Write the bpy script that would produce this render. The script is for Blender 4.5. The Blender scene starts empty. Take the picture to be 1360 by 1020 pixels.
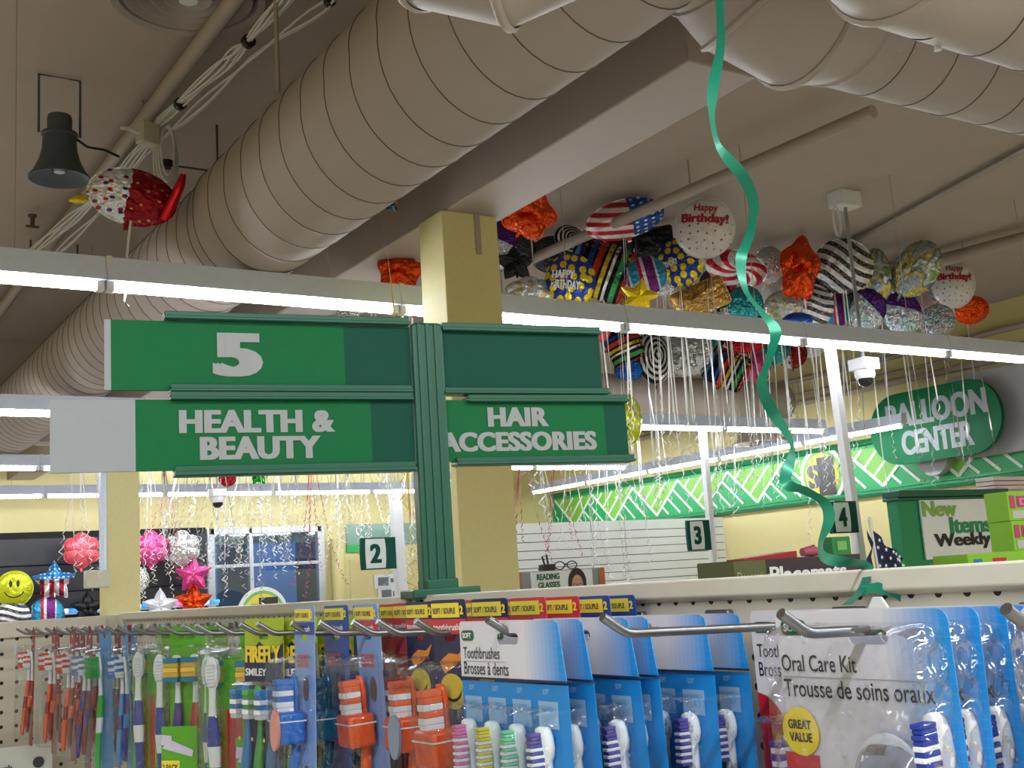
import bpy, bmesh, math, random
from mathutils import Vector, Matrix, noise
random.seed(7)
R = math.radians
scene = bpy.context.scene
COL = scene.collection
EYE = 1.55                     # the camera's height over the floor; heights below are counted from the eye

# ------------------------------------------------------------------ camera, world, exposure, lamps out of frame
FPX = 1550.0
PITCH, ROLL, YAW = R(9.75), R(3.7), R(33)
fw = Vector((math.sin(YAW)*math.cos(PITCH), math.cos(YAW)*math.cos(PITCH), math.sin(PITCH)))
r0 = Vector((math.cos(YAW), -math.sin(YAW), 0)); u0 = r0.cross(fw)
RT = r0*math.cos(ROLL) - u0*math.sin(ROLL)
UP = u0*math.cos(ROLL) + r0*math.sin(ROLL)
cam = bpy.data.cameras.new('camera'); cam.sensor_fit = 'HORIZONTAL'; cam.sensor_width = 36
cam.lens = FPX/1360*36; cam.clip_start = .02; cam.clip_end = 60
co = bpy.data.objects.new('camera', cam); COL.objects.link(co)
co.matrix_world = Matrix((RT, UP, -fw)).transposed().to_4x4()
scene.camera = co
scene.view_settings.view_transform = 'Standard'; scene.view_settings.look = 'None'
scene.view_settings.gamma = 1.0; scene.view_settings.use_curve_mapping = False
scene.view_settings.exposure = 0.72
scene.cycles.max_bounces = 7; scene.cycles.diffuse_bounces = 3; scene.cycles.glossy_bounces = 3
scene.cycles.transparent_max_bounces = 24; scene.cycles.transmission_bounces = 3
scene.cycles.caustics_reflective = False; scene.cycles.caustics_refractive = False
scene.cycles.sample_clamp_indirect = 4.0
wd = bpy.data.worlds.new('outdoors'); scene.world = wd; wd.use_nodes = True
wd.node_tree.nodes['Background'].inputs[0].default_value = (.45, .6, 1, 1)
wd.node_tree.nodes['Background'].inputs[1].default_value = .9

LAMP = 34.0                    # radiance of the strip lamps
def lamp_row(x0, x1, y, z=1.2, k=1.):
    l = bpy.data.lights.new('lamp_row', 'AREA'); l.shape = 'RECTANGLE'
    l.size = x1-x0; l.size_y = .05; l.energy = LAMP*math.pi*(x1-x0)*.05*k; l.color = (.95, .98, 1)
    o = bpy.data.objects.new('lamp_row', l); COL.objects.link(o); o.location = ((x0+x1)/2, y, z)
lamp_row(-5, .1, -.35, k=2.4); lamp_row(.1, 8, -.35, k=1.5); lamp_row(-5, 8, -2.1, k=2); lamp_row(-5, 8, -5.0, k=2)      # the shop's further rows, behind the camera
lamp_row(-5, -.2, 4.4); lamp_row(-5, .75, 7.42); lamp_row(-5, .6, 10.25); lamp_row(-5, 1.1, 12.7)
sun = bpy.data.lights.new('daylight', 'AREA'); sun.shape = 'RECTANGLE'; sun.size = 4; sun.size_y = 2; sun.energy = 110; sun.color = (.75, .86, 1)
so = bpy.data.objects.new('daylight', sun); COL.objects.link(so); so.location = (5.2, 14.6, 2.2); so.rotation_euler = (R(25), 0, 0)

# ------------------------------------------------------------------ helpers
def ray(x, y): return fw + RT*((x-680)/FPX) + UP*((510-y)/FPX)
def at(x, y, ax, v):           # the point of the plane «axis ax = v» seen at a pixel
    d = ray(x, y); return d*(v/d[ax])
def lin(h):
    if not isinstance(h, str): return tuple(h)+(1,) if len(h) == 3 else tuple(h)
    h = h.lstrip('#'); c = [int(h[i:i+2], 16)/255 for i in (0, 2, 4)]
    return tuple(x/12.92 if x <= .04045 else ((x+.055)/1.055)**2.4 for x in c)+(1,)
_m = {}
def mat(name, col, rough=.55, metal=0., emit=0., bump=0., bscale=40., spec=.5, trans=0.):
    if name in _m: return _m[name]
    m = bpy.data.materials.new(name); m.use_nodes = True; nt = m.node_tree; b = nt.nodes['Principled BSDF']
    c = lin(col); b.inputs['Base Color'].default_value = c
    b.inputs['Roughness'].default_value = rough; b.inputs['Metallic'].default_value = metal
    b.inputs['Specular IOR Level'].default_value = spec
    if emit: b.inputs['Emission Color'].default_value = c; b.inputs['Emission Strength'].default_value = emit
    tc = nt.nodes.new('ShaderNodeTexCoord'); nz = nt.nodes.new('ShaderNodeTexNoise'); nz.inputs['Scale'].default_value = bscale
    nt.links.new(tc.outputs['Object'], nz.inputs['Vector'])
    if not emit:
        mx = nt.nodes.new('ShaderNodeMix'); mx.data_type = 'RGBA'; mx.blend_type = 'MULTIPLY'; mx.inputs[0].default_value = .10
        mx.inputs[6].default_value = c; nt.links.new(nz.outputs['Fac'], mx.inputs[7]); nt.links.new(mx.outputs[2], b.inputs['Base Color'])
    if bump:
        bp = nt.nodes.new('ShaderNodeBump'); bp.inputs['Strength'].default_value = bump; bp.inputs['Distance'].default_value = .02
        nt.links.new(nz.outputs['Fac'], bp.inputs['Height']); nt.links.new(bp.outputs['Normal'], b.inputs['Normal'])
    _m[name] = m; return m
def clear(name, tint='#ffffff', gloss=.12, rough=.08, bump=0., bscale=60., bdist=.01):
    if name in _m: return _m[name]
    m = bpy.data.materials.new(name); m.use_nodes = True; nt = m.node_tree; nt.nodes.clear()
    out = nt.nodes.new('ShaderNodeOutputMaterial'); t = nt.nodes.new('ShaderNodeBsdfTransparent'); g = nt.nodes.new('ShaderNodeBsdfGlossy')
    t.inputs[0].default_value = lin(tint); g.inputs['Roughness'].default_value = rough
    lw = nt.nodes.new('ShaderNodeLayerWeight'); lw.inputs[0].default_value = .35
    mr = nt.nodes.new('ShaderNodeMapRange'); mr.inputs[3].default_value = gloss*.35; mr.inputs[4].default_value = min(1, gloss*4)
    mx = nt.nodes.new('ShaderNodeMixShader')
    nt.links.new(lw.outputs['Fresnel'], mr.inputs[0]); nt.links.new(mr.outputs[0], mx.inputs[0])
    nt.links.new(t.outputs[0], mx.inputs[1]); nt.links.new(g.outputs[0], mx.inputs[2]); nt.links.new(mx.outputs[0], out.inputs[0])
    if bump:
        tc = nt.nodes.new('ShaderNodeTexCoord'); nz = nt.nodes.new('ShaderNodeTexNoise'); nz.inputs['Scale'].default_value = bscale
        bp = nt.nodes.new('ShaderNodeBump'); bp.inputs['Strength'].default_value = bump; bp.inputs['Distance'].default_value = bdist
        nt.links.new(tc.outputs['Object'], nz.inputs['Vector']); nt.links.new(nz.outputs['Fac'], bp.inputs['Height'])
        nt.links.new(bp.outputs['Normal'], g.inputs['Normal']); nt.links.new(bp.outputs['Normal'], lw.inputs['Normal'])
    _m[name] = m; return m
# node shorthand for patterned materials
class NT:
    def __init__(s, name, rough=.5, metal=0., bump=0., bscale=5.):
        s.m = bpy.data.materials.new(name); s.m.use_nodes = True; s.t = s.m.node_tree; s.b = s.t.nodes['Principled BSDF']
        s.b.inputs['Roughness'].default_value = rough; s.b.inputs['Metallic'].default_value = metal
        tc = s.t.nodes.new('ShaderNodeTexCoord'); s.vec = tc.outputs['Object']
        sp = s.t.nodes.new('ShaderNodeSeparateXYZ'); s.ln(s.vec, sp.inputs[0]); s.x, s.y, s.z = sp.outputs
        if bump:
            nz = s.noise(bscale, 3); bp = s.t.nodes.new('ShaderNodeBump'); bp.inputs['Strength'].default_value = bump; bp.inputs['Distance'].default_value = .06
            s.ln(nz, bp.inputs['Height']); s.ln(bp.outputs['Normal'], s.b.inputs['Normal'])
    def ln(s, a, b): s.t.links.new(a, b)
    def put(s, sock, v):
        if isinstance(v, (int, float)): sock.default_value = v
        elif isinstance(v, (str, tuple)): sock.default_value = lin(v)
        else: s.ln(v, sock)
    def M(s, op, a, b=0., c=0.):
        n = s.t.nodes.new('ShaderNodeMath'); n.operation = op
        s.put(n.inputs[0], a); s.put(n.inputs[1], b); s.put(n.inputs[2], c); return n.outputs[0]
    def mix(s, f, a, b):
        n = s.t.nodes.new('ShaderNodeMix'); n.data_type = 'RGBA'; s.put(n.inputs[0], f); s.put(n.inputs[6], a); s.put(n.inputs[7], b); return n.outputs[2]
    def ramp(s, f, stops, const=True):
        n = s.t.nodes.new('ShaderNodeValToRGB'); cr = n.color_ramp; cr.interpolation = 'CONSTANT' if const else 'LINEAR'
        while len(cr.elements) < len(stops): cr.elements.new(.5)
        for e, (p, c) in zip(cr.elements, stops): e.position = p; e.color = lin(c)
        s.ln(f, n.inputs[0]); return n.outputs[0]
    def noise(s, sc, det=2., vec=None):
        n = s.t.nodes.new('ShaderNodeTexNoise'); n.inputs['Scale'].default_value = sc; n.inputs['Detail'].default_value = det
        s.ln(vec or s.vec, n.inputs['Vector']); return n.outputs['Fac']
    def voro(s, sc, rnd=.6):       # distance to the nearest of scattered points in the flat of the pattern
        cb = s.t.nodes.new('ShaderNodeCombineXYZ'); s.ln(s.x, cb.inputs[0]); s.ln(s.z, cb.inputs[1])
        n = s.t.nodes.new('ShaderNodeTexVoronoi'); n.voronoi_dimensions = '2D'; n.inputs['Scale'].default_value = sc; n.inputs['Randomness'].default_value = rnd
        s.ln(cb.outputs[0], n.inputs['Vector']); return n.outputs['Distance']
    def col(s, c): s.put(s.b.inputs['Base Color'], c); return s.m

class MB:
    def __init__(s): s.v, s.f, s.mi = [], [], []
    def add(s, vs, fs, m=0, M=None):
        k = len(s.v); s.v += [tuple(M @ Vector(p)) if M else tuple(p) for p in vs]
        for i, f in enumerate(fs): s.f.append([a+k for a in f]); s.mi.append(m[i] if isinstance(m, list) else m)
        return s
    def box(s, x0, y0, z0, x1, y1, z1, m=0, M=None):
        vs = [(x, y, z) for x in (x0, x1) for y in (y0, y1) for z in (z0, z1)]
        return s.add(vs, [(0, 1, 3, 2), (4, 6, 7, 5), (0, 4, 5, 1), (2, 3, 7, 6), (0, 2, 6, 4), (1, 5, 7, 3)], m, M)
    def prism(s, pts, y0, y1, m=0, M=None):          # an outline in the xz plane, given thickness along y
        n = len(pts); vs = [(x, y0, z) for x, z in pts]+[(x, y1, z) for x, z in pts]
        fs = [list(range(n)), list(range(2*n-1, n-1, -1))]+[(i, i+n, (i+1) % n+n, (i+1) % n) for i in range(n)]
        return s.add(vs, fs, m, M)
    def loft(s, rings, n=12, m=0, M=None, cap=True):  # rings (cx, cy, cz, rx, ry[, mat]) stacked along z
        vs, fs, ms = [], [], []
        for r in rings:
            for i in range(n):
                a = 2*math.pi*i/n; vs.append((r[0]+r[3]*math.cos(a), r[1]+r[4]*math.sin(a), r[2]))
        for k in range(len(rings)-1):
            for i in range(n):
                j = (i+1) % n; fs.append((k*n+i, k*n+j, k*n+n+j, k*n+n+i)); ms.append(rings[k][5] if len(rings[k]) > 5 else m)
        if cap:
            fs += [list(range(n-1, -1, -1)), [len(vs)-n+i for i in range(n)]]
            ms += [rings[0][5] if len(rings[0]) > 5 else m, rings[-1][5] if len(rings[-1]) > 5 else m]
        return s.add(vs, fs, ms, M)
    def lathe(s, prof, n=24, m=0, M=None, cap=False):  # (radius, z)
        return s.loft([(0, 0, z, r, r) for r, z in prof], n, m, M, cap)
    def tube(s, path, r, n=8, m=0, cap=True, closed=False):
        P = [Vector(p) for p in path]; N = len(P); rr = r if isinstance(r, (list, tuple)) else [r]*N
        up = None; vs, fs = [], []
        for i, p in enumerate(P):
            t = ((P[(i+1) % N] if closed else P[min(i+1, N-1)])-(P[i-1] if (closed or i) else P[0]))
            t = t.normalized() if t.length > 1e-9 else Vector((0, 0, 1))
            if up is None:
                up = Vector((0, 0, 1)) if abs(t.z) < .9 else Vector((1, 0, 0))
            b = t.cross(up); b = b.normalized() if b.length > 1e-6 else Vector((1, 0, 0)); up = b.cross(t).normalized()
            for k in range(n):
                a = 2*math.pi*k/n; vs.append(p+(b*math.cos(a)+up*math.sin(a))*rr[i])
        for i in range(N if closed else N-1):
            o = (i+1) % N
            for k in range(n):
                j = (k+1) % n; fs.append((i*n+k, i*n+j, o*n+j, o*n+k))
        if cap and not closed: fs += [list(range(n-1, -1, -1)), [len(vs)-n+k for k in range(n)]]
        return s.add(vs, fs, m)
    def strip(s, path, wid, wdir, m=0):              # a flat ribbon
        vs, fs = [], []
        for i, p in enumerate(path):
            w = wdir[i]*(wid/2); vs += [Vector(p)-w, Vector(p)+w]
        fs = [(2*i, 2*i+1, 2*i+3, 2*i+2) for i in range(len(path)-1)]
        return s.add(vs, fs, m)
    def disc(s, cx, y, cz, rx, rz, m=0, n=28, M=None, a0=0, a1=360):
        pts = [(cx+rx*math.cos(R(a0+(a1-a0)*i/n)), y, cz+rz*math.sin(R(a0+(a1-a0)*i/n))) for i in range(n if a1-a0 == 360 else n+1)]
        return s.add(pts, [list(range(len(pts)))], m, M)
    def text(s, t, x0, z0, w, h, y=0., m=0, off=.02, heavy=0., M=None, space=1., thick=0., fit=True, warp=None):
        vs, fs = glyphs(t, off, space, thick)
        xs = [v[0] for v in vs]; zs = [v[1] for v in vs]
        ax, bx, az, bz = min(xs), max(xs), min(zs), max(zs)
        kz = h/(bz-az); kx = w/(bx-ax) if fit else kz
        if not fit and kx*(bx-ax) > w: kx = w/(bx-ax)
        for i, d in enumerate((0, -heavy, heavy) if heavy else (0,)):
            q = []
            for v in vs:
                p = (x0+(v[0]-ax+d)*kx, y-v[2]*kz-i*h*.006, z0+(v[1]-az)*kz)
                q.append(warp(p) if warp else p)
            s.add(q, fs, m, M)
        return s
    def build(s, name, mats, parent=None, loc=None, rot=None, smooth=40, bevel=0., kind=None, uniq=None):
        me = bpy.data.meshes.new(name); me.from_pydata(s.v, [], s.f)
        for x in (mats if isinstance(mats, (list, tuple)) else [mats]): me.materials.append(x)
        me.polygons.foreach_set('material_index', s.mi); me.validate(); me.update()
        if smooth:
            me.shade_smooth(); me.set_sharp_from_angle(angle=R(smooth))
        o = bpy.data.objects.new(name, me); COL.objects.link(o)
        if parent: o.parent = parent
        if loc is not None: o.location = loc
        if rot is not None: o.rotation_euler = rot
        if bevel:
            b = o.modifiers.new('edge', 'BEVEL'); b.width = bevel; b.segments = 2; b.limit_method = 'ANGLE'; b.angle_limit = R(40)
        if kind: o['kind'] = kind
        return o
_g = {}
def glyphs(t, off, space, thick):
    k = (t, off, space, thick)
    if k in _g: return _g[k]
    c = bpy.data.curves.new('lettering', 'FONT'); c.body = t; c.size = 1; c.offset = off; c.space_character = space; c.extrude = thick; c.resolution_u = 4
    o = bpy.data.objects.new('lettering', c); COL.objects.link(o)
    dg = bpy.context.evaluated_depsgraph_get(); me = bpy.data.meshes.new_from_object(o.evaluated_get(dg))
    r = ([tuple(v.co) for v in me.vertices], [list(p.vertices) for p in me.polygons])
    bpy.data.objects.remove(o); bpy.data.curves.remove(c); bpy.data.meshes.remove(me); _g[k] = r; return r
def plate(outer, holes, y0, y1):                      # a flat sheet with holes, in the xz plane
    c = bpy.data.curves.new('sheet', 'CURVE'); c.dimensions = '2D'; c.fill_mode = 'BOTH'; c.extrude = (y1-y0)/2
    for lp in [outer]+holes:
        sp = c.splines.new('POLY'); sp.points.add(len(lp)-1); sp.use_cyclic_u = True
        for p, q in zip(sp.points, lp): p.co = (q[0], q[1], 0, 1)
    o = bpy.data.objects.new('sheet', c); COL.objects.link(o); dg = bpy.context.evaluated_depsgraph_get()
    me = bpy.data.meshes.new_from_object(o.evaluated_get(dg))
    vs = [(v.co.x, (y0+y1)/2-v.co.z, v.co.y) for v in me.vertices]; fs = [list(p.vertices) for p in me.polygons]
    bpy.data.objects.remove(o); bpy.data.curves.remove(c); bpy.data.meshes.remove(me); return vs, fs
def rrect(x0, z0, x1, z1, r, n=5):
    o = []
    for cx, cz, a in ((x1-r, z1-r, 0), (x0+r, z1-r, 90), (x0+r, z0+r, 180), (x1-r, z0+r, 270)):
        o += [(cx+r*math.cos(R(a+90*i/n)), cz+r*math.sin(R(a+90*i/n))) for i in range(n+1)]
    return o
def thing(name, label, cat, loc=(0, 0, 0), rz=0., group=None):
    o = bpy.data.objects.new(name, None); COL.objects.link(o); o.location = loc; o.rotation_euler = (0, 0, rz); o.empty_display_size = .05
    tag(o, label, cat, group); return o
def tag(o, label, cat, group=None):
    o['label'] = label; o['category'] = cat
    if group: o['group'] = group
    return o
def struct(o): o['kind'] = 'structure'; return o
def copy_tree(o, parent=None):
    c = o.copy(); COL.objects.link(c)
    if parent: c.parent = parent
    for ch in o.children: copy_tree(ch, c)
    return c
ORD = ['', 'first', 'second', 'third', 'fourth', 'fifth', 'sixth', 'seventh', 'eighth', 'ninth', 'tenth', 'eleventh', 'twelfth', 'thirteenth', 'fourteenth', 'fifteenth', 'sixteenth', 'seventeenth', 'eighteenth', 'nineteenth', 'twentieth', 'twenty-first', 'twenty-second', 'twenty-third', 'twenty-fourth', 'twenty-fifth', 'twenty-sixth', 'twenty-seventh', 'twenty-eighth', 'twenty-ninth', 'thirtieth', 'thirty-first', 'thirty-second']

# ------------------------------------------------------------------ common materials
TAN = mat('tan_paint', '#ab9c90', .6, bump=.15, bscale=3)
CEIL = mat('ceiling_paint', '#b3a498', .8, bump=.1, bscale=6)
YEL = mat('yellow_paint', '#dccf92', .6)
YELC = mat('column_paint', '#ddd295', .6)
WHT = mat('white_paint', '#e4e5e6', .45)
GREY = mat('grey_steel', '#dde8ff', .4)
BEIGE = mat('beige_enamel', '#d8d4c6', .4)
GRN = mat('sign_green', '#006438', .55, spec=.2)
GRND = mat('rail_green', '#005542', .35)
GRNP = mat('panel_green', '#00483b', .55, spec=.2)
LET = mat('letter_white', '#95999c', .5)
BLK = mat('black_plastic', '#111213', .35)
STEEL = mat('hook_steel', '#8d8e90', .3, .9)
TUBE = mat('lamp_glow', '#f3f8ff', emit=LAMP)
CLEAR = clear('blister_plastic', '#f6fafc', .13, .06, .4, 90)
# ------------------------------------------------------------------ room
ZC = 2.3
X0, X1, Y0, Y1 = -6.0, 9.6, -6.5, 13.9
FLOORM = mat('vinyl_floor', '#b9b2a6', .35)
struct(MB().box(X0, Y0, -EYE-.1, X1, Y1, -EYE).build('floor', FLOORM, smooth=0))
struct(MB().box(X0, Y0, ZC, X1, Y1, ZC+.15).build('ceiling', CEIL, smooth=0))
struct(MB().box(X1, Y0, -EYE, X1+.15, Y1, ZC).build('wall_right', YEL, smooth=0))
struct(MB().box(X0-.15, Y0, -EYE, X0, Y1, ZC).build('wall_left', YEL, smooth=0))
struct(MB().box(X0, Y0-.15, -EYE, X1, Y0, ZC).build('wall_front', YEL, smooth=0))
WX0, WX1, WZ = 4.52, 5.98, .9
wb = MB().box(X0, Y1, WZ, X1, Y1+.15, ZC).box(X0, Y1, -EYE, WX0, Y1+.15, WZ).box(WX1, Y1, -EYE, X1, Y1+.15, WZ)
struct(wb.build('wall_back', YEL, smooth=0))
# window with a grey frame, its blind-lined top, one blue-lit street side behind it
fr = MB()
for x in (WX0-.02, 5.02, WX1-.06): fr.box(x, Y1-.06, -EYE, x+(.05 if x == 5.02 else .09), Y1+.02, WZ)
fr.box(WX0, Y1-.06, WZ-.08, WX1, Y1+.02, WZ); fr.box(WX0, Y1-.05, .42, WX1, Y1+.01, .46)
win = struct(fr.build('window_1', mat('window_alloy', '#c3c7ca', .35, .5), bevel=.005))
MB().box(WX0, Y1+.03, .70, WX1, Y1+.05, WZ-.05).build('blind', mat('blind_green', '#a9bdb2', .6), win, smooth=0)
struct(MB().box(WX0, Y1-.01, -EYE, WX1, Y1, WZ-.05).build('glass', clear('window_glass', '#d5e6f0', .3, .03), win))
ext = NT('street_facade', .8)
ext.col(ext.mix(ext.M('GREATER_THAN', ext.M('FRACT', ext.M('MULTIPLY', ext.x, .9)), .62), '#5f7fb8', '#2c3850'))
struct(MB().box(3.6, 15.4, -EYE, 7, 15.5, 2.2).build('wall_street', ext.m, smooth=0))
struct(MB().box(3.6, Y1+.2, -EYE-.1, 7, 15.4, -EYE).build('floor_street', mat('asphalt', '#55585c', .9), smooth=0))
# green printed border on the right wall
B0, B1 = .70, 1.2
tr = struct(MB().box(X1-.03, 5.2, B0, X1, 13.88, B1).build('trim_1', mat('border_green', '#14a45a', .45), smooth=0))
w_, lt, dk = .45, MB(), MB()
W = lambda y, z, d=.034: (X1-d, y, z)
def quadl(mb, a, b, th, d):
    v = Vector((b[0]-a[0], b[1]-a[1])); n = Vector((-v.y, v.x)).normalized()*th/2
    mb.add([W(a[0]-n.x, a[1]-n.y, d), W(a[0]+n.x, a[1]+n.y, d), W(b[0]+n.x, b[1]+n.y, d), W(b[0]-n.x, b[1]-n.y, d)], [(0, 1, 2, 3)])
zi0, zi1 = B0+.05, B1-.05
k = 0
y = 13.8
while y > 5.4:
    a, b, c = (y, zi1), (y-w_, zi0), (y-2*w_, zi1)
    lt.add([W(*a), W(*b), W(*c)], [(0, 1, 2)])
    quadl(dk, a, b, .035, .038); quadl(dk, b, c, .035, .038)
    H = zi1-zi0
    for t in (.25, .5, .75):   # hatching inside the light wedge and inside the dark peak
        quadl(dk, (y-w_*t, zi1-H*t), (y-2*w_*t, zi1), .03, .037)
        quadl(dk, (y-w_-w_*t, zi0+H*t), (y-w_-2*w_*t, zi0), .03, .037)
    y -= 2*w_
lt.build('pattern', mat('border_lime', '#7cc043', .45), tr, smooth=0, kind='structure')
dk.build('hatching', mat('border_white', '#e8efe8', .45), tr, smooth=0, kind='structure')
rl = MB()
for z in (B0-.03, B1): rl.tube([(X1-.04, 5.2, z+.015), (X1-.04, 13.88, z+.015)], .035, 8)
rl.build('edge_rail', mat('border_dark', '#0c7a48', .4), tr, kind='structure')
for n, (z, r, d) in enumerate(((2.02, .03, .06), (1.86, .02, .05), (1.76, .035, .07))):
    struct(MB().tube([(X1-d, 4, z), (X1-d, 13.8, z)], r, 8).build('trim_%d' % (n+2), TAN))
# columns and beams
cA = MB().box(2.25, 3.90, -EYE, 2.51, 4.10, 1.5); struct(cA.build('column', YELC, smooth=0, bevel=.004))
pt = MB().box(2.40, 3.895, 1.33, 2.425, 3.90, 1.5, M=None); struct(pt.build('trim_6', TAN, smooth=0))
struct(MB().box(2.37, 9.86, -EYE, 2.64, 10.1, 1.6).build('column', YELC, smooth=0, bevel=.004))
struct(MB().box(2.27, 2.42, 1.5, 2.55, Y1, ZC).build('beam', TAN, smooth=0, bevel=.006))
struct(MB().box(X0, 10.4, 1.45, 4.2, 10.65, ZC).build('beam', TAN, smooth=0))
# yellow post and pale notices on the back wall, right of the window
struct(MB().tube([(6.17, Y1-.09, -EYE), (6.17, Y1-.09, .72)], .085, 14).build('column', YEL))
struct(MB().box(6.33, Y1-.02, .62, 8.4, Y1, .9).build('window_2', [mat('green_glass', '#7f9f92', .15)], smooth=0))
struct(MB().box(6.33, Y1-.03, .54, 6.95, Y1-.005, .64).build('trim_5', mat('leaf_green', '#2fa84f', .5), smooth=0))

# ------------------------------------------------------------------ ducts
DUCTM = mat('duct_paint', '#ada199', .5, bump=.12, bscale=2)
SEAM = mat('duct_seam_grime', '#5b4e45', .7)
def duct_run(name, axis, c, r, a0, a1, pitch=.17, parent=None, n=40, collars=(), swap=False):
    """a spiral-wound duct: its lock seams run round it as shallow grooves on a helix"""
    prof = []; a = a0
    while a < a1:
        prof += [(a, r), (a+pitch-.010, r), (a+pitch-.008, r+.003), (a+pitch-.004, r+.003), (a+pitch-.002, r-.002)]; a += pitch
    for p, w in collars:
        prof = [q for q in prof if not (p-.0 <= q[0] <= p+w)]+[(p, r), (p+.001, r+.012), (p+w-.001, r+.012), (p+w, r)]
    prof.sort(); mb = MB(); vs, fs, ms = [], [], []
    for p, q in prof:
        for i in range(n):
            t = 2*math.pi*i/n; al = p+pitch*(abs(i/n-.5)*2-.5)*1.0
            x, z = q*math.cos(t), q*math.sin(t)
            vs.append((c[0]+x, al, c[1]+z) if axis == 1 else (al, c[0]+x, c[1]+z))
    for k in range(len(prof)-1):
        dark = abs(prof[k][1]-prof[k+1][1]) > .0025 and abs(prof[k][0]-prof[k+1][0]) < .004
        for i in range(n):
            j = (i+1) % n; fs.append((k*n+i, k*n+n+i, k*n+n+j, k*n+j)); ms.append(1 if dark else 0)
    mb.add(vs, fs, ms); return mb.build(name, [DUCTM, SEAM], parent, smooth=60)
DX, DZ, DR = 1.70, 1.59, .262
d = thing('air_duct', 'large tan spiral duct crossing the ceiling, with a branch turning right', 'duct', (DX, 4.0, 1.33))
def child(o, par): o.parent = par; o.matrix_parent_inverse = par.matrix_basis.inverted(); return o
child(duct_run('duct_tube', 1, (DX, DZ), DR+.008, .8, 4.42, .19), d)
child(duct_run('duct_tube', 1, (DX, DZ), DR-.004, 4.1, 10.35, .15), d)
child(MB().tube([(DX-.2, 3.72, DZ+.2), (DX-.2, 3.72, ZC)], .008, 6).build('hanger_rod', TAN), d)
def elbow(pts, rr, name, parent, ring=.008):
    """a gored elbow: straight gores meeting at raised mitre seams"""
    P = [Vector(p) for p in pts]; mb = MB(); mb.tube(P, rr, 36, cap=False)
    for i in range(1, len(P)-1):
        t = (P[i+1]-P[i-1]).normalized(); r_ = rr[i] if isinstance(rr, list) else rr
        mb.tube([P[i]-t*.010, P[i]-t*.004, P[i]+t*.004, P[i]+t*.010], [r_, r_+ring, r_+ring, r_], 36, cap=False)
    return child(mb.build(name, DUCTM, None, smooth=30), parent)
def dk_(x, y, Y): return ray(x, y)*(Y/ray(x, y).y)
q = dk_(1104, -4, 1.9); BY, BZ, BR, BX0 = q.y, q.z, .222, q.x
d2 = d
child(duct_run('branch_tube', 0, (BY, BZ), BR, BX0, 8.2, .17), d2)
elbow([(DX+.05, BY+.02, DZ+.1), dk_(985, -95, 1.93), dk_(1030, -28, 1.92), dk_(1066, -4, 1.9), q, q+Vector((.1, 0, 0))], [.27, .262, .245, .23, BR, BR], 'elbow', d2)
CY, CZ, CR = 1.3, 1.175, .17
d3 = thing('air_duct', 'tan duct cut by the top right corner of the picture', 'duct', (3.5, CY, CZ-CR))
o = duct_run('duct_tube', 0, (CY, CZ), CR, 1.9, 8.2, .17); o.parent = d3; o.matrix_parent_inverse = d3.matrix_basis.inverted()
elbow([(1.91, CY, CZ), (1.80, CY, CZ), (1.66, CY-.03, CZ+.04), (1.53, CY-.08, CZ+.115), (1.44, CY-.13, CZ+.22)], CR, 'elbow', d3)
st = MB()
for q, p in enumerate(((1.98, -62),)):
    st.loft([(0, 0, 0, .008, .008), (0, 0, .012, .005, .005)], 8, 0, Matrix.Translation((p[0], CY+CR*math.cos(R(-62)), CZ+CR*math.sin(R(-62))-.01)))
o = st.build('screw', WHT); o.parent = d3; o.matrix_parent_inverse = d3.matrix_basis.inverted()
d4 = thing('air_duct', 'tan gored duct elbow cut by the top edge, in front of the large duct', 'duct', (1.3, 1.9, 1.1))
def dd(x, y, k): return ray(x, y)*k
elbow([Vector((dd(520, -150, 2.15).x, dd(520, -150, 2.15).y, ZC)), dd(520, -150, 2.15), dd(590, -78, 2.1), dd(672, -62, 2.06), dd(735, -92, 2.05), dd(800, -170, 2.1), Vector((dd(800, -170, 2.1).x, dd(800, -170, 2.1).y, ZC))], .128, 'elbow', d4, .008)
FY, FZ, FR = 8.6, 1.69, .21
d5 = thing('air_duct', 'far tan duct with a round drop outlet, below the balloon cluster', 'duct', (7.5, FY, FZ-FR))
fd = MB().tube([(4.0, FY, FZ), (8.75, FY, FZ), (8.9, FY, FZ), (8.98, FY, FZ), (9.0, FY, FZ)], [FR, FR, FR, FR*.7, .01], 30)
o = fd.build('duct_tube', TAN); o.parent = d5; o.matrix_parent_inverse = d5.matrix_basis.inverted()
px = at(1007, 570, 1, FY)
ol = MB().lathe([(.2, .25), (.2, .02), (.23, -.05), (.28, -.09), (.285, -.1), (.26, -.1), (.19, -.03)], 28)
o = ol.build('outlet', TAN, None, (px.x, FY, FZ-FR-.12)); o.parent = d5; o.matrix_parent_inverse = d5.matrix_basis.inverted()

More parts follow.
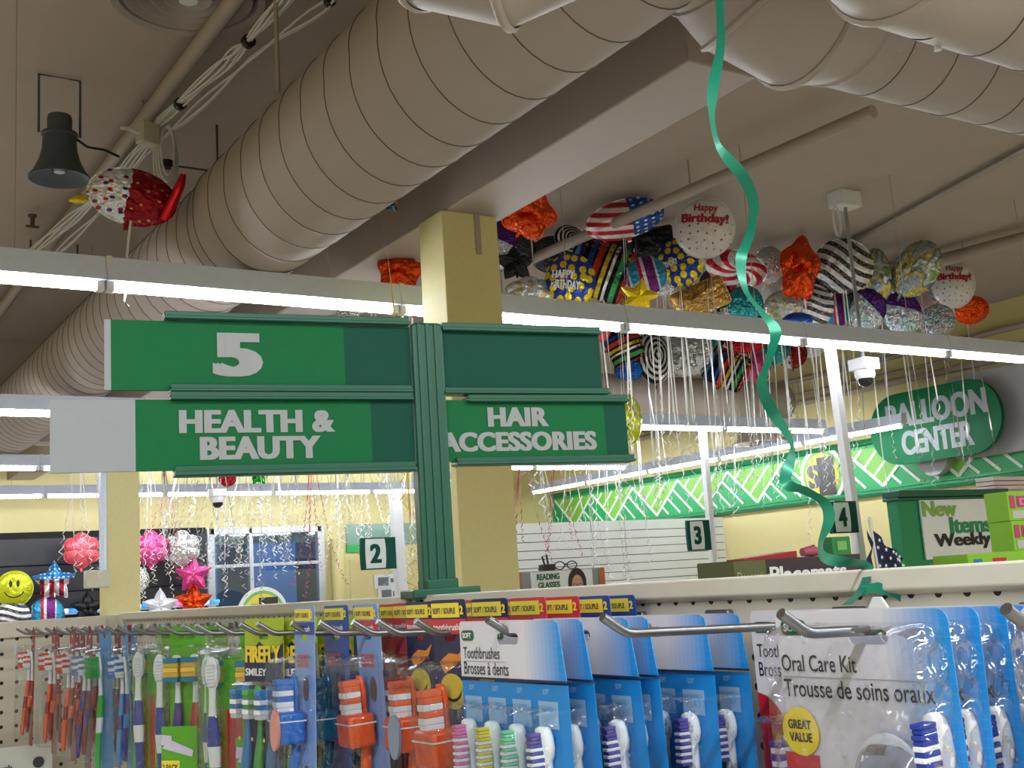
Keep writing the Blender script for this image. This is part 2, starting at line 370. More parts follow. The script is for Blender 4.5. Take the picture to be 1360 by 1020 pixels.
# ------------------------------------------------------------------ strip lights
def strip_light(label, group, loc, along_y=False):
    t = thing('strip_light', label, 'light', loc, R(90) if along_y else 0, group); return t
L = 1.235
def proto_light():
    t = thing('strip_light', 'x', 'light', (0, 0, 0))
    hb = MB().prism([(-.03, .115), (.03, .115), (.045, .03), (.045, .022), (-.045, .022), (-.045, .03)], -L/2+.003, L/2-.003)
    hb.v = [(y, x, z) for x, y, z in hb.v]; hb.f = [f[::-1] for f in hb.f]; hb.build('housing', GREY, t, smooth=30)
    MB().tube([(-L/2+.035, 0, .006), (L/2-.035, 0, .006)], .019, 12).build('lamp_tube', TUBE, t)
    for sx in (-1, 1):
        MB().box(sx*(L/2-.033), -.022, -.014, sx*(L/2-.004), .022, .03).build('lamp_holder', WHT, t, bevel=.003)
    MB().box(-L/2-.001, -.036, .03, -L/2+.02, .036, .1185).build('joiner', WHT, t)
    MB().tube([(.3, 0, .11), (.3, 0, ZC-1.2)], .002, 5).build('hanger_wire', TAN, t)
    return t
PL = proto_light(); usedl = [False]
def light(label, group, x, y, along=False):
    t = PL if not usedl[0] else copy_tree(PL); usedl[0] = True
    t.location = (x, y, 1.2); t.rotation_euler = (0, 0, R(90) if along else 0)
    t['label'] = label; t['category'] = 'light'; t['group'] = group
rows = (('nearest row, in front of the balloons', -.18, 4.4, 6), ('second row from the front', .785, 7.42, 6), ('third row from the front', .69, 10.25, 6), ('farthest row, by the back wall', 1.2, 12.7, 5))
for nm, xs, yy, n in rows:
    for k in range(n): light('white strip light, %s from left in the %s' % (ORD[k+1], nm), 'strip lights in the '+nm.split(',')[0], xs+L*(k+.5), yy)
for k in range(5): light('white strip light, %s from left in the row along the green border' % ORD[5-k], 'strip lights along the right wall', 8.75, 6.95+L*(k+.5), True)

# white posts that carry the shelf numbers
def post(label, x, y, w, top, base_z=-EYE):
    t = thing('light_post', label, 'post', (x, y, base_z))
    MB().box(-w/2, -w/2, 0, w/2, w/2, top-base_z).build('shaft', WHT, t, smooth=0, bevel=.004)
    MB().box(-w*.9, -w*.9, 0, w*.9, w*.9, .02).build('foot_plate', WHT, t, bevel=.003)
def lean_post(label, pa, pb, Y, w):       # the posts lean a little, as they do in the shop
    A, Bq = at(pa[0], pa[1], 1, Y), at(pb[0], pb[1], 1, Y); q = Bq+(Bq-A)*((-EYE-Bq.z)/(Bq.z-A.z))
    t = thing('light_post', label, 'post', q); M = Matrix.Rotation(math.atan2(A.x-q.x, A.z-q.z), 4, 'Y')
    Ln = (A-q).length
    MB().box(-w/2, -w/2, .004, w/2, w/2, Ln, 0, M).build('shaft', WHT, t, smooth=0, bevel=.004)
    MB().box(-w*1.2, -w*1.2, 0, w*1.2, w*1.2, .02).build('foot_plate', WHT, t, bevel=.003)
lean_post('white post beside the flag reading 4, rising to the nearest lights', (1101, 455), (1143, 745), 4.5, .05)
lean_post('white post in front of the white slatwall and green border', (932, 560), (949, 765), 7.5, .052)
lean_post('white post seen under the health and beauty panel, left of the green pole', (524, 650), (533, 790), 10.42, .10)
def flag_sign(num, label, cx, y, z0, z1, w):
    t = thing('aisle_number_sign', label, 'sign', (cx, y, z0))
    h = z1-z0; out = []
    for i in range(9):         # a flag bowed out at its free edge
        a = -40+80*i/8; out.append((-w*.5-w*.10*math.cos(R(a))+.05*w, h/2+h/2*math.sin(R(a))/math.sin(R(40))))
    MB().prism(out[::-1]+[(w/2, 0), (w/2, h)][0:2], -.012, .012).build('panel', GRNP, t, smooth=0)
    o2 = [(-w*.34-w*.07*math.cos(R(-40+10*i)), h/2+h*.46*math.sin(R(-40+10*i))/math.sin(R(40))) for i in range(9)]
    o3 = [(w*.06+w*.14*math.cos(R(-40+10*i)), h/2+h*.46*math.sin(R(-40+10*i))/math.sin(R(40))) for i in range(9)]
    MB().prism(o2[::-1]+o3, -.015, -.0121).build('number_field', mat('field_white', '#dfe6e2', .5), t, smooth=0)
    MB().text(num, -w*.26, h*.2, w*.3, h*.6, -.017, off=.03, heavy=.03).build('lettering', GRNP, t, smooth=0)
def flag_at(num, label, px, Y, hpx, w):
    c_ = at(px[0], px[1], 1, Y); h = hpx*c_.dot(fw)/FPX; flag_sign(num, label, c_.x, Y, c_.z-h/2, c_.z+h/2, w)
flag_at('4', 'green aisle flag reading 4, beside the teal ribbon', (1120, 687), 4.46, 42, .20)
flag_at('3', 'green aisle flag reading 3, in front of the white slatwall', (928, 711), 7.46, 40, .24)
flag_at('2', 'green aisle flag reading 2, left of the green sign pole', (503, 735), 10.33, 42, .36)
# ------------------------------------------------------------------ pipes, cables, horn, diffuser
def pipe(label, pts, r, name='pipe', m=TAN, clamps=()):
    P = [Vector(p) for p in pts]; c = P[0]
    t = thing(name, label, 'pipe', c); mb = MB().tube([p-c for p in P], r, 12); mb.build('tube', m, t)
    cm = MB()
    for f in clamps:
        q = P[0].lerp(P[-1], f)-c
        cm.tube([q+Vector((0, -.02, 0)), q+Vector((0, .02, 0))], r*1.5, 12)
    if clamps: cm.build('coupling', m, t)
    q = P[0].lerp(P[-1], .55)-c; MB().tube([q, q+Vector((0, 0, ZC-(c+q).z))], .005, 6).build('hanger', m, t)
pipe('tan pipe under the ceiling between the horn and the white cables', [(1.40, 9.9, 2.2), (1.40, 1.2, 2.2)], .034, clamps=(.29,))
pipe('tan pipe crossing in front of the flag balloon', [at(704, 345, 2, 2.12), at(1160, 148, 2, 2.12)], .034)
pipe('thick tan pipe running right behind the second birthday balloon', [at(1150, 372, 2, 2.2), at(1400, 306, 2, 2.2)], .05)
pipe('thin grey conduit above the zebra balloon and camera box', [at(1005, 398, 2, 2.27), at(1110, 333, 2, 2.27), at(1390, 182, 2, 2.27)], .018, 'conduit', mat('conduit_grey', '#9b948c', .4, .3), (.45,))
CAB = mat('cable_white', '#d9d9d5', .5)
def bundle(label, pix, z, n, sp, ties):
    P = [at(x, y, 2, zz) for x, y, zz in pix]; c = P[0]
    t = thing('cable_bundle', label, 'cable', c)
    dense = []
    for i in range(len(P)-1):
        for q in range(6): dense.append(P[i].lerp(P[i+1], q/6))
    dense.append(P[-1])
    for k in range(n):
        ph = random.random()*6; a = 2*math.pi*k/n; pts = []
        for i, p in enumerate(dense):
            pinch = .35+.65*abs(math.sin(i*.26+.2)); w = sp*pinch
            pts.append(p-c+Vector((math.cos(a+ph*.2)*w, 0, math.sin(a)*w*.6+.012*math.sin(i*.7+ph))))
        MB().tube(pts, .0055, 6).build('cable', CAB, t)
    for f in ties:
        i = int(f*(len(dense)-1)); p = dense[i]-c; dr = (dense[min(i+1, len(dense)-1)]-dense[i-1]).normalized()
        MB().tube([p-dr*.012, p+dr*.012], sp*.9+.008, 10).build('tie', BLK, t)
bundle('thick bundle of white cables tied beside the tan pipe', [(30, 345, 2.12), (95, 292, 2.1), (150, 245, 2.1), (195, 190, 2.1), (212, 162, 2.14), (300, 85, 2.12), (330, 55, 2.12), (400, -25, 2.14)], 2.1, 7, .021, (.25, .62, .86))
bundle('thin bundle of white cables nearest the large duct', [(70, 342, 2.1), (130, 285, 2.1), (190, 205, 2.1), (240, 165, 2.12), (330, 80, 2.1), (432, 8, 2.12), (470, -30, 2.12)], 2.1, 3, .014, (.88,))
p = at(196, 178, 2, 2.08)
t = thing('junction_box', 'pale cable junction box hanging at the white cable bundle', 'box', p, R(20))
MB().box(-.045, -.03, -.05, .045, .03, .05).build('body', mat('ivory_plastic', '#c9c7ae', .5), t, bevel=.006)
MB().tube([(-.045, 0, -.01), (-.09, 0, 0), (-.13, .01, -.005)], .008, 6).build('stub_cable', CAB, t)
t2 = thing('cable_coil', 'looped white cable tail hanging below the junction box', 'cable', at(222, 165, 2, 2.14))
for k in range(4):
    w = .03+.008*k; h = .24+.03*k
    MB().tube([(w*math.sin(2*math.pi*i/18), .01*k, -h/2+h/2*math.cos(2*math.pi*i/18)) for i in range(18)], .0055, 6, closed=True).build('loop', CAB, t2)
MB().tube([(0, .015, -.17), (.0, .015, -.2)], .03, 10).build('tie', BLK, t2)
BRK = mat('bracket_rust', '#5c4a42', .6, .3)
for lb, pa in (('lower rusty cable bracket near the strip light', (72, 322)), ('upper rusty cable bracket beside the coil', (250, 160))):
    c = at(pa[0], pa[1], 2, ZC); t = thing('cable_bracket', lb, 'bracket', c)
    MB().tube([(-.14, 0, 0), (-.14, 0, -.24), (.14, 0, -.24), (.14, 0, 0)], .006, 6).build('rod', BRK, t)
# horn loudspeaker
c = at(79, 238, 1, 5.0); HORN = mat('horn_grey', '#465259', .5, bump=.05)
t = thing('horn_speaker', 'grey horn loudspeaker hanging mouth down from the ceiling', 'speaker', c)
MB().lathe([(.035, .045), (.1, .02), (.122, .0), (.126, .0), (.126, .008), (.108, .03), (.085, .08), (.072, .13), (.068, .19), (.075, .195), (.075, .205), (.05, .21), (.052, .27), (.048, .285), (0.001, .287)], 32).build('horn', HORN, t)
MB().lathe([(.0, .03), (.022, .03), (.024, .04), (.024, .06)], 16).build('centre_cap', mat('cap_grey', '#c9cdd0', .5), t)
hz = ZC-c.z
MB().tube([(-.085, 0, .2), (-.085, 0, hz-.01), (.085, 0, hz-.01), (.085, 0, .2)], .006, 6).build('bracket', HORN, t)
MB().tube([(.07, 0, .19), (.12, .02, .17), (.2, .05, .18), (.27, .08, .17)], .006, 6).build('speaker_cable', BLK, t)
# sprinkler
t = thing('sprinkler', 'small brass sprinkler head on the tan pipe at far left', 'sprinkler', at(43, 300, 2, 2.2))
MB().lathe([(.012, -.0), (.012, .05), (.025, .055), (.025, .065), (.004, .066)], 10).build('body', BRK, t)
MB().box(-.035, -.01, -.01, .035, .01, .0).build('deflector', BRK, t)
# round ceiling diffuser at the top
c = at(250, -14, 2, ZC); t = thing('ceiling_diffuser', 'round tan ceiling air diffuser cut by the top edge', 'vent', c)
MB().lathe([(.2, -.0), (.29, -.0), (.3, -.03), (.285, -.05), (.26, -.04), (.25, -.003)], 40).build('rim', DUCTM, t)
for k in range(4): MB().lathe([(.05+.05*k, -.005), (.085+.05*k, -.045), (.088+.05*k, -.045), (.06+.05*k, -.003)], 36).build('cone_ring', DUCTM, t)
MB().lathe([(.0005, -.004), (.285, -.004)], 40).build('back_disc', DUCTM, t)
MB().lathe([(.0005, -.05), (.035, -.05), (.04, -.03), (.03, 0)], 20).build('hub', WHT, t)
# security cameras
def dome(label, cx, cy, Y, top, s=1., box=False):
    c = at(cx, cy, 1, Y); t = thing('dome_camera', label, 'camera', c)
    MB().box(-.065*s, -.065*s, 0, .065*s, .065*s, .07*s).build('mount_box', WHT, t, bevel=.006)
    MB().lathe([(.058*s, .0), (.06*s, -.03*s), (.05*s, -.05*s), (.046*s, -.05*s)], 24).build('collar', WHT, t)
    MB().lathe([(.046*s, -.05*s), (.042*s, -.075*s), (.025*s, -.092*s), (.0005, -.097*s)], 20).build('dome_lens', mat('dome_black', '#181a1d', .08), t)
    MB().tube([(0, 0, .06*s), (0, 0, top-c.z)], .011*s, 8).build('drop_pole', mat('pole_grey', '#9a9c9e', .4, .4), t)
    return t, c
t, c = dome('white dome camera on a long drop pole in front of the balloon centre sign', 1148, 492, 4.75, ZC, 1.05)
b0 = ZC-c.z
MB().box(-.09, -.06, b0-.1, .09, .06, b0).build('ceiling_box', WHT, t, bevel=.005)
MB().tube([(-.12+.03*math.sin(i*.7), -.03+.006*i/20, b0-.1-.11+.1*math.cos(i*.7)) for i in range(36)], .004, 6).build('cable_coil', CAB, t)
dome('small dome camera hanging below the health and beauty sign', 289, 660, 8.5, ZC, .85)

# ------------------------------------------------------------------ near gondola with pegboard
BX = .75
PEG = NT('pegboard_enamel', .4)
def pegmat(n, u, pitch, rad, u0_, z0_):
    du = n.M('SUBTRACT', n.M('FRACT', n.M('DIVIDE', n.M('SUBTRACT', u, u0_), pitch)), .5)
    dz = n.M('SUBTRACT', n.M('FRACT', n.M('DIVIDE', n.M('SUBTRACT', n.z, z0_), pitch)), .5)
    d = n.M('SQRT', n.M('ADD', n.M('MULTIPLY', du, du), n.M('MULTIPLY', dz, dz)))
    return n.col(n.mix(n.M('LESS_THAN', d, rad/pitch), '#cfcbbd', '#14130f'))
pegmat(PEG, PEG.y, .0254, .0034, .0127, -.0265-.0127)
PEG2 = NT('pegboard_enamel_corner', .4); pegmat(PEG2, PEG2.x, .033, .0042, .004, -.1)
g = thing('gondola_shelving', 'long beige pegboard shelving the toothbrushes hang on', 'shelving', (0, 0, 0))
g.location = (0, 0, 0)
for a, b in ((-.6, .30), (.33, 1.39), (1.43, 2.94)):
    MB().box(BX, a, -EYE, BX+.012, b, -.008).build('back_panel', PEG.m, g, smooth=0)
    rp = [(BX-.012, -.006), (BX+.055, -.006), (BX+.055, -.03), (BX+.012, -.03), (BX-.008, -.0245), (BX-.012, -.022)]
    rb = MB().prism(rp, a+.004, b-.004); rb.build('top_rail', BEIGE, g, smooth=20, bevel=.0015)
for a, b in ((.30, .33), (1.39, 1.43), (2.94, 2.99)):
    up_ = MB().box(BX-.006, a, -EYE, BX+.05, b, -.009); up_.build('upright', BEIGE, g, smooth=0, bevel=.002)
MB().box(BX-.011, 1.395, -.026, BX-.0055, 1.408, -.012).build('slot', BLK, g, smooth=0)
MB().box(BX+.012, -.6, -EYE, BX+.03, 2.99, -.03).build('core', BEIGE, g, smooth=0)
MB().box(BX-.5, -.6, -EYE, BX, 2.94, -EYE+.14).build('base_deck', BEIGE, g, smooth=0)
g2 = thing('corner_gondola', 'beige pegboard panel closing the aisle at the lower left', 'shelving', (0, 0, 0))
MB().box(-1.2, 3.0, -EYE, BX-.03, 3.012, -.03).build('back_panel', PEG2.m, g2, smooth=0)
MB().prism([(-1.2, -.047), (BX-.032, -.047), (BX-.032, -.010), (-1.2, -.010)], 2.985, 3.05).build('top_rail', BEIGE, g2, smooth=0, bevel=.003)
MB().box(BX-.034, 2.99, -EYE, BX+.03, 3.05, -.010).build('upright', BEIGE, g2, smooth=0, bevel=.002)
hk = MB()
for x in (.47, .51): hk.tube([(x, 2.98, -.065), (x, 2.97, -.075), (x, 2.98, -.085)], .004, 6)
hk.build('peg_clip', GREY, g2)
MB().box(-.1, 2.9, -.42, .575, 2.905, -.285).build('price_card', mat('card_white', '#d9dbdc', .5), g2, smooth=0)
pc = MB().text('toothbrush', .40, -.335, .09, .012, 2.897, 0).text('brosses', .43, -.36, .06, .01, 2.897, 0)
pc.build('lettering', mat('ink_grey', '#3c4148', .6), g2, smooth=0)
MB().disc(.545, 2.897, -.325, .012, .012, 0).build('icon_print', mat('ink_grey', '#3c4148', .6), g2, smooth=0)

# ------------------------------------------------------------------ the aisle sign on its green pole
SA = R(-10)
sg = thing('aisle_sign', 'green aisle sign on a pole with health and beauty and hair accessories panels', 'sign', (.77, 1.40, -.006), SA)
MB().prism([(-.024, .37), (-.017, .372), (.014, .372), (.022, .37), (.022, 0), (-.024, 0)], -.014, .014).build('pole', GRND, sg, smooth=0, bevel=.004)
gr = MB()
for x in (-.014, -.002, .01): gr.box(x-.0025, -.0165, .0, x+.0025, -.0135, .37)
gr.build('pole_rib', GRND, sg, smooth=0, bevel=.001)
MB().box(-.045, -.03, -.004, .05, .03, .008).box(-.022, -.022, 0, .022, .022, .02).build('foot_plate', GRND, sg, smooth=0, bevel=.002)
def panel(nm, x0, x1, z0, z1, split, y=-.006, mats=None):
    pm = MB(); e = [x0]+[s_[0] for s_ in split]+[x1]; ms = [s_[1] for s_ in split]
    e = [x0]+[s_[0] for s_ in split[1:]]+[x1]
    for i in range(len(e)-1): pm.box(e[i], y, z0, e[i+1], y+.006, z1, split[i][1])
    return pm.build(nm, [GRN, GRNP, mat('blank_grey', '#91989f', .5)], sg, smooth=0)
def rail(x0, x1, z0, z1, n=3):
    rm = MB(); h = (z1-z0)/n
    for i in range(n): rm.box(x0, -.016+.004*(i % 2), z0+h*i+.0006, x1, .012, z0+h*(i+1)-.0006)
    rm.box(x0+.001, -.013, z0, x1-.001, .011, z1)
    return rm.build('rail', GRND, sg, smooth=0, bevel=.001)
panel('panel', -.424, -.025, .276, .366, [(0, 2), (-.4165, 0), (-.118, 1)])
panel('panel', -.487, -.025, .174, .264, [(0, 2), (-.388, 0), (-.085, 1)])
panel('panel', .022, .268, .276, .368, [(0, 1)])
panel('panel', .0, .303, .178, .264, [(0, 0), (.267, 1)])
rail(-.352, -.026, .367, .378, 2); rail(.021, .269, .361, .373, 2)
rail(-.346, -.026, .2625, .2835, 4); rail(.02, .276, .2715, .281, 2); rail(.054, .306, .260, .271, 2)
rail(-.342, -.026, .166, .179, 2); rail(.032, .309, .172, .183, 2)
ly = -.0068
MB().text('5', -.287, .294, .054, .058, ly, off=.035, heavy=.045).build('lettering', LET, sg, smooth=0)
MB().text('HEALTH &', -.334, .2205, .198, .030, ly, off=.03, heavy=.035, space=1.05).text('BEAUTY', -.309, .186, .153, .030, ly, off=.03, heavy=.035, space=1.05).build('lettering', LET, sg, smooth=0)
MB().text('HAIR', .085, .226, .091, .0275, ly, off=.03, heavy=.035, space=1.05).text('ACCESSORIES', .012, .191, .238, .0275, ly, off=.03, heavy=.035, space=1.05).build('lettering', LET, sg, smooth=0)

# ------------------------------------------------------------------ wall sign «BALLOON CENTER»
bs = thing('balloon_sign', 'green rounded balloon center sign on grey backing, high on the right wall', 'sign', (9.3, 7.0, 1.25), R(-90))
def wl(x, y): p_ = at(x, y, 0, 9.3); return (-(p_.y-7.0), p_.z-1.25)
c = wl(1240, 562); hw = abs(wl(1153, 575)[0]-wl(1326, 550)[0])/2; hh = .345
MB().prism(rrect(c[0]-hw, c[1]-hh, c[0]+hw, c[1]+hh, hh-.005, 10), -.02, .02).build('panel', GRN, bs, smooth=30)
bt = MB().text('BALLOON', c[0]-hw*.70, c[1]+.01, hw*1.52, .235, -.022, off=.03, heavy=.03).text('CENTER', c[0]-hw*.50, c[1]-.265, hw*1.08, .235, -.022, off=.03, heavy=.03)
bt.build('lettering', LET, bs, smooth=0)
g_ = MB().prism(rrect(c[0]+.05, c[1]-.36, c[0]+3.0, c[1]+.42, .1), .15, .25)
q = wl(1222, 596); g_.prism([(q[0]+.2*math.cos(R(i*12)), q[1]+.26*math.sin(R(i*12))) for i in range(30)], .15, .25)
g_.build('backing', mat('backing_grey', '#a9a9ac', .6), bs, smooth=30)
for x in (-.5, .5): MB().tube([(c[0]+x, .0, c[1]+hh-.05), (c[0]+x, .0, ZC-1.25)], .004, 6).build('hanging_wire', GREY, bs)
MB().tube([(c[0], .0, c[1]), (c[0], .3, c[1])], .03, 8).build('wall_bracket', GREY, bs)
# round dollar badges
def badge(label, loc, rz, r, stand=False):
    t = thing('round_badge', label, 'sign', loc, rz)
    def dsk(rr, y0, y1, m, nm): MB().prism([(rr*math.cos(R(i*9)), rr*math.sin(R(i*9))) for i in range(40)], y0, y1).build(nm, m, t, smooth=30)
    dsk(r, -.01, .012, mat('badge_white', '#e6ebe8', .4), 'disc'); dsk(r*.86, -.013, -.0105, mat('badge_lime', '#7fb95a', .4), 'green_ring')
    dsk(r*.74, -.016, -.0135, mat('badge_yellow', '#e8d44a', .4), 'yellow_field')
    if stand: MB().box(-.02, .013, -EYE-loc.z, .02, .03, 0).box(-.15, -.05, -EYE-loc.z, .15, .12, -EYE-loc.z+.02).build('stand', GREY, t, smooth=0)
    MB().text('S', -r*.62, -r*.42, r*.52, r*.8, -.018, off=.03, heavy=.03).build('lettering', mat('badge_grey', '#55575a', .4), t, smooth=0)
    MB().text('1', -r*.02, -r*.7, r*.46, r*1.3, -.0185, off=.03, heavy=.05).build('lettering', mat('badge_dark', '#34302f', .4), t, smooth=0)
p = at(1093, 631, 0, 9.548); badge('round white and yellow dollar badge on the green border beside the post', p, R(-90), .315)
p = at(349, 815, 1, 13.3); badge('round dollar badge showing over the shelf in front of the window', p, 0, .31, True)

# ------------------------------------------------------------------ slatwall, black display wall and things on it
t = thing('slatwall_panel', 'white slatwall panel standing beyond the reading glasses', 'panel', (8.1, 10.3, -EYE))
sm = MB(); z = 0
while z < 2.0:
    sm.box(-1.52, 0, z, 1.42, .02, z+.082); z += .09
sm.box(-1.52, 0, z, 1.42, .02, 2.175); sm.build('slats', mat('slat_white', '#e2e3e0', .4), t, smooth=0)
MB().box(-1.52, .02, 0, 1.42, .04, 2.175).build('backing', mat('slat_dark', '#5a5850', .7), t, smooth=0)
t = thing('display_wall', 'black slatted display wall at the back left behind foil balloons', 'panel', (2.8, 13.75, -EYE))
sm = MB(); z = 0
BLKW = mat('display_black', '#1d1e22', .45)
while z < 2.4: sm.box(-2.5, 0, z, 1.66, .03, min(z+.285, 2.46)); z += .30
sm.build('slats', BLKW, t, smooth=0); MB().box(-2.5, .03, 0, 1.66, .08, 2.46).build('backing', mat('display_groove', '#08080a', .8), t, smooth=0)
t = thing('display_ledge', 'narrow lit ledge with coloured glow strip below the display balloons', 'shelf', (2.8, 13.45, .02))
MB().box(-2.5, -.1, -.03, 1.66, .3, 0).build('board', WHT, t)
gl = NT('glow_strip', .4); cc = gl.ramp(gl.M('FRACT', gl.M('MULTIPLY', gl.x, 1.3)), [(0, '#2f6bff'), (.25, '#37d3a0'), (.45, '#8d96ff'), (.62, '#ff3a3a'), (.8, '#e8efff')], False)
gl.col(cc); gl.ln(cc, gl.b.inputs['Emission Color']); gl.b.inputs['Emission Strength'].default_value = .7
MB().tube([(-2.5, -.12, .01), (1.66, -.12, .01)], .022, 8).build('glow_tube', gl.m, t)
# paper notices by the flag reading 2
for lb, x, y, w, h in (('upper white paper notice under the flag reading 2', 513, 772, .3, .16), ('lower white paper notice with a printed square', 517, 790, .28, .2)):
    p = at(x, y, 1, 12.4); t = thing('paper_notice', lb, 'notice', p)
    MB().box(-w/2, 0, -h/2, w/2, .01, h/2).build('sheet', WHT, t, smooth=0)
    MB().box(-w*.35, -.003, -h*.3, w*.1, 0, h*.3).box(w*.18, -.003, -h*.1, w*.4, 0, h*.2).build('print', mat('notice_grey', '#6d7076', .6), t, smooth=0)
t = thing('notice_board', 'pale yellow board the paper notices are fixed to', 'panel', (6.25, 12.42, -EYE))
MB().box(-.55, 0, 0, .75, .05, 1.95).build('board', YEL, t, smooth=0)
t = thing('power_box', 'small beige switch box on the left column', 'box', at(128, 769, 1, 9.8))
MB().box(-.09, -.04, -.07, .1, .05, .07).build('cover', mat('ivory_plastic', '#c9c7ae', .5), t, bevel=.008)
MB().tube([(.06, .03, .05), (.06, .03, ZC-t.location.z)], .03, 8).build('conduit', GREY, t)
# ------------------------------------------------------------------ foil balloons
def foil(name, c, metal=.88, rough=.17, bump=.45):
    n = NT('foil_'+name, rough, metal, bump, 4.5); n.col(c); return n
FM = {}
FM['orange'] = foil('orange', '#e8521c').m; FM['red'] = foil('red', '#c4202f').m; FM['gold'] = foil('gold', '#c29a55').m
FM['yellow'] = foil('yellow', '#f2d117', .5, .25, .25).m; FM['black'] = foil('black', '#1b1c20', .5, .25).m; FM['silver'] = foil('silver', '#d9dadd', .9, .16).m
FM['pink'] = foil('pink', '#ec4f9b', .5, .25, .2).m; FM['coral'] = foil('coral', '#f0606e', .4, .25, .2).m; FM['purple'] = foil('purple', '#5b2f95').m
FM['blue'] = foil('blue', '#2b62c4').m; FM['green'] = foil('green', '#21c23f').m; FM['teal'] = foil('teal', '#3aa0a8').m; FM['white'] = foil('white', '#eceef2', .25, .3, .2).m
FM['lime'] = foil('lime', '#c8cf22', .4, .22, .2).m; FM['darkgrey'] = foil('darkgrey', '#4c4f55', .8).m; FM['palepink'] = foil('palepink', '#eac6d8', .4, .3).m
n = NT('foil_hearts', .32, .15, .2); v = n.voro(3.6, .5)
FM['hearts'] = n.col(n.mix(n.M('MULTIPLY', n.M('LESS_THAN', v, .13), n.M('LESS_THAN', n.z, .12)), '#e9e6e6', n.ramp(n.noise(3, 0), [(0, '#b0344f'), (.5, '#d99aa0'), (.6, '#8f8a90')])))
n = NT('foil_zebra', .17, 0.59, 0.39); w = n.M('SINE', n.M('ADD', n.M('MULTIPLY', n.z, 17.), n.M('MULTIPLY', n.M('SINE', n.M('MULTIPLY', n.x, 2.2)), 3.)))
FM['zebra'] = n.col(n.mix(n.M('GREATER_THAN', w, .0), '#e6e6ea', n.mix(n.M('GREATER_THAN', n.noise(34), .58), '#121214', '#b9babd')))
n = NT('foil_swirl', .17, 0.57, 0.33); a_ = n.M('DIVIDE', n.M('ARCTAN2', n.z, n.x), 2*math.pi); rr_ = n.M('SQRT', n.M('ADD', n.M('MULTIPLY', n.x, n.x), n.M('MULTIPLY', n.z, n.z)))
FM['swirl'] = n.col(n.mix(n.M('GREATER_THAN', n.M('FRACT', n.M('ADD', n.M('MULTIPLY', a_, 7.), n.M('MULTIPLY', rr_, 1.4))), .5), '#f0eef0', '#c81e40'))
n = NT('foil_smileys', .17, 0.54, 0.33); v = n.voro(2.7, .45)
FM['smileys'] = n.col(n.ramp(v, [(0, '#f0d321'), (.36, '#8a7d1c'), (.40, '#1d3f9c')]))
n = NT('foil_bands', .17, 0.70, 0.45); u = n.M('FRACT', n.M('ADD', n.M('MULTIPLY', n.x, .55), .5))
bands = n.ramp(u, [(0, '#15161a'), (.06, '#6fa9d8'), (.13, '#1b2b6b'), (.22, '#101014'), (.3, '#174f9e'), (.38, '#0d0d10'), (.42, '#d8432a'), (.52, '#101014'), (.57, '#e4c83a'), (.64, '#0f0f12'), (.68, '#e9e9ee'), (.73, '#121216'), (.8, '#3c9a55'), (.88, '#101014'), (.93, '#c0372e')])
FM['bands'] = n.col(n.mix(n.M('MULTIPLY', n.M('LESS_THAN', n.voro(5.5, .2), .28), n.M('GREATER_THAN', n.z, .45)), bands, '#a8622e'))
n = NT('foil_flag', .17, 0.59, 0.33); st_ = n.M('GREATER_THAN', n.M('FRACT', n.M('MULTIPLY', n.M('ADD', n.z, n.M('MULTIPLY', n.x, .35)), 2.2)), .5)
blue_ = n.mix(n.M('LESS_THAN', n.voro(4.5, .1), .22), '#1f55ae', '#e9eef5')
FM['flag'] = n.col(n.mix(n.M('GREATER_THAN', n.x, .12), n.mix(st_, '#ece9ea', '#bf2436'), blue_))
n = NT('foil_starflag', .17, 0.62, 0.26); st_ = n.M('GREATER_THAN', n.M('FRACT', n.M('MULTIPLY', n.x, 2.4)), .5)
FM['starflag'] = n.col(n.mix(n.M('GREATER_THAN', n.z, .12), n.mix(st_, '#ece9ea', '#9e1f2e'), n.mix(n.M('LESS_THAN', n.voro(5, .1), .2), '#2f8fd8', '#e9eef5')))
n = NT('foil_sky', .17, 0.72, 0.45)
FM['sky'] = n.col(n.ramp(n.noise(1.5, 1), [(0, '#6f93a8'), (.42, '#a9b8bd'), (.5, '#e0c83e'), (.56, '#5d7f96'), (.64, '#d5dadb'), (.72, '#8fae6a')], False))
n = NT('foil_holo', .17, 0.90, 0.78)
FM['holo'] = n.col(n.ramp(n.noise(2.6, 2), [(0, '#8f74d6'), (.35, '#e8e4f5'), (.45, '#7fc7d8'), (.52, '#f0d8c2'), (.6, '#c9cbe0'), (.75, '#7a3f9a')], False))
n = NT('foil_grad', .17, 0.77, 0.59)
FM['grad'] = n.col(n.mix(n.M('GREATER_THAN', n.M('ADD', n.z, n.M('MULTIPLY', n.x, .5)), .25), n.ramp(n.noise(3, 2), [(0, '#b9a6e0'), (.45, '#e6e6ef'), (.55, '#9ad0d8'), (.65, '#e9cfae')], False), '#5a2f86'))
n = NT('foil_clearstar', .17, 0.57, 0.39)
FM['clear'] = n.col(n.ramp(n.noise(2, 1), [(0, '#a9c4cc'), (.45, '#d8dde0'), (.52, '#d9bf55'), (.6, '#8fb0bd')], False))
n = NT('foil_usa', .17, 0.67, 0.45); e_ = n.M('ADD', n.x, n.M('MULTIPLY', n.noise(5), .25))
FM['usa'] = n.col(n.mix(n.M('GREATER_THAN', e_, .02), n.mix(n.M('LESS_THAN', n.voro(3.2, 1.), .2), '#dfe3e8', n.ramp(n.noise(4, 0), [(0, '#2b3f8f'), (.5, '#b7282f')])), n.mix(n.M('LESS_THAN', n.voro(2.6, 1.), .1), '#930f1d', '#c9a04a')))
n = NT('foil_spiral', .17, 0.72, 0.39); rr_ = n.M('SQRT', n.M('ADD', n.M('MULTIPLY', n.x, n.x), n.M('MULTIPLY', n.z, n.z)))
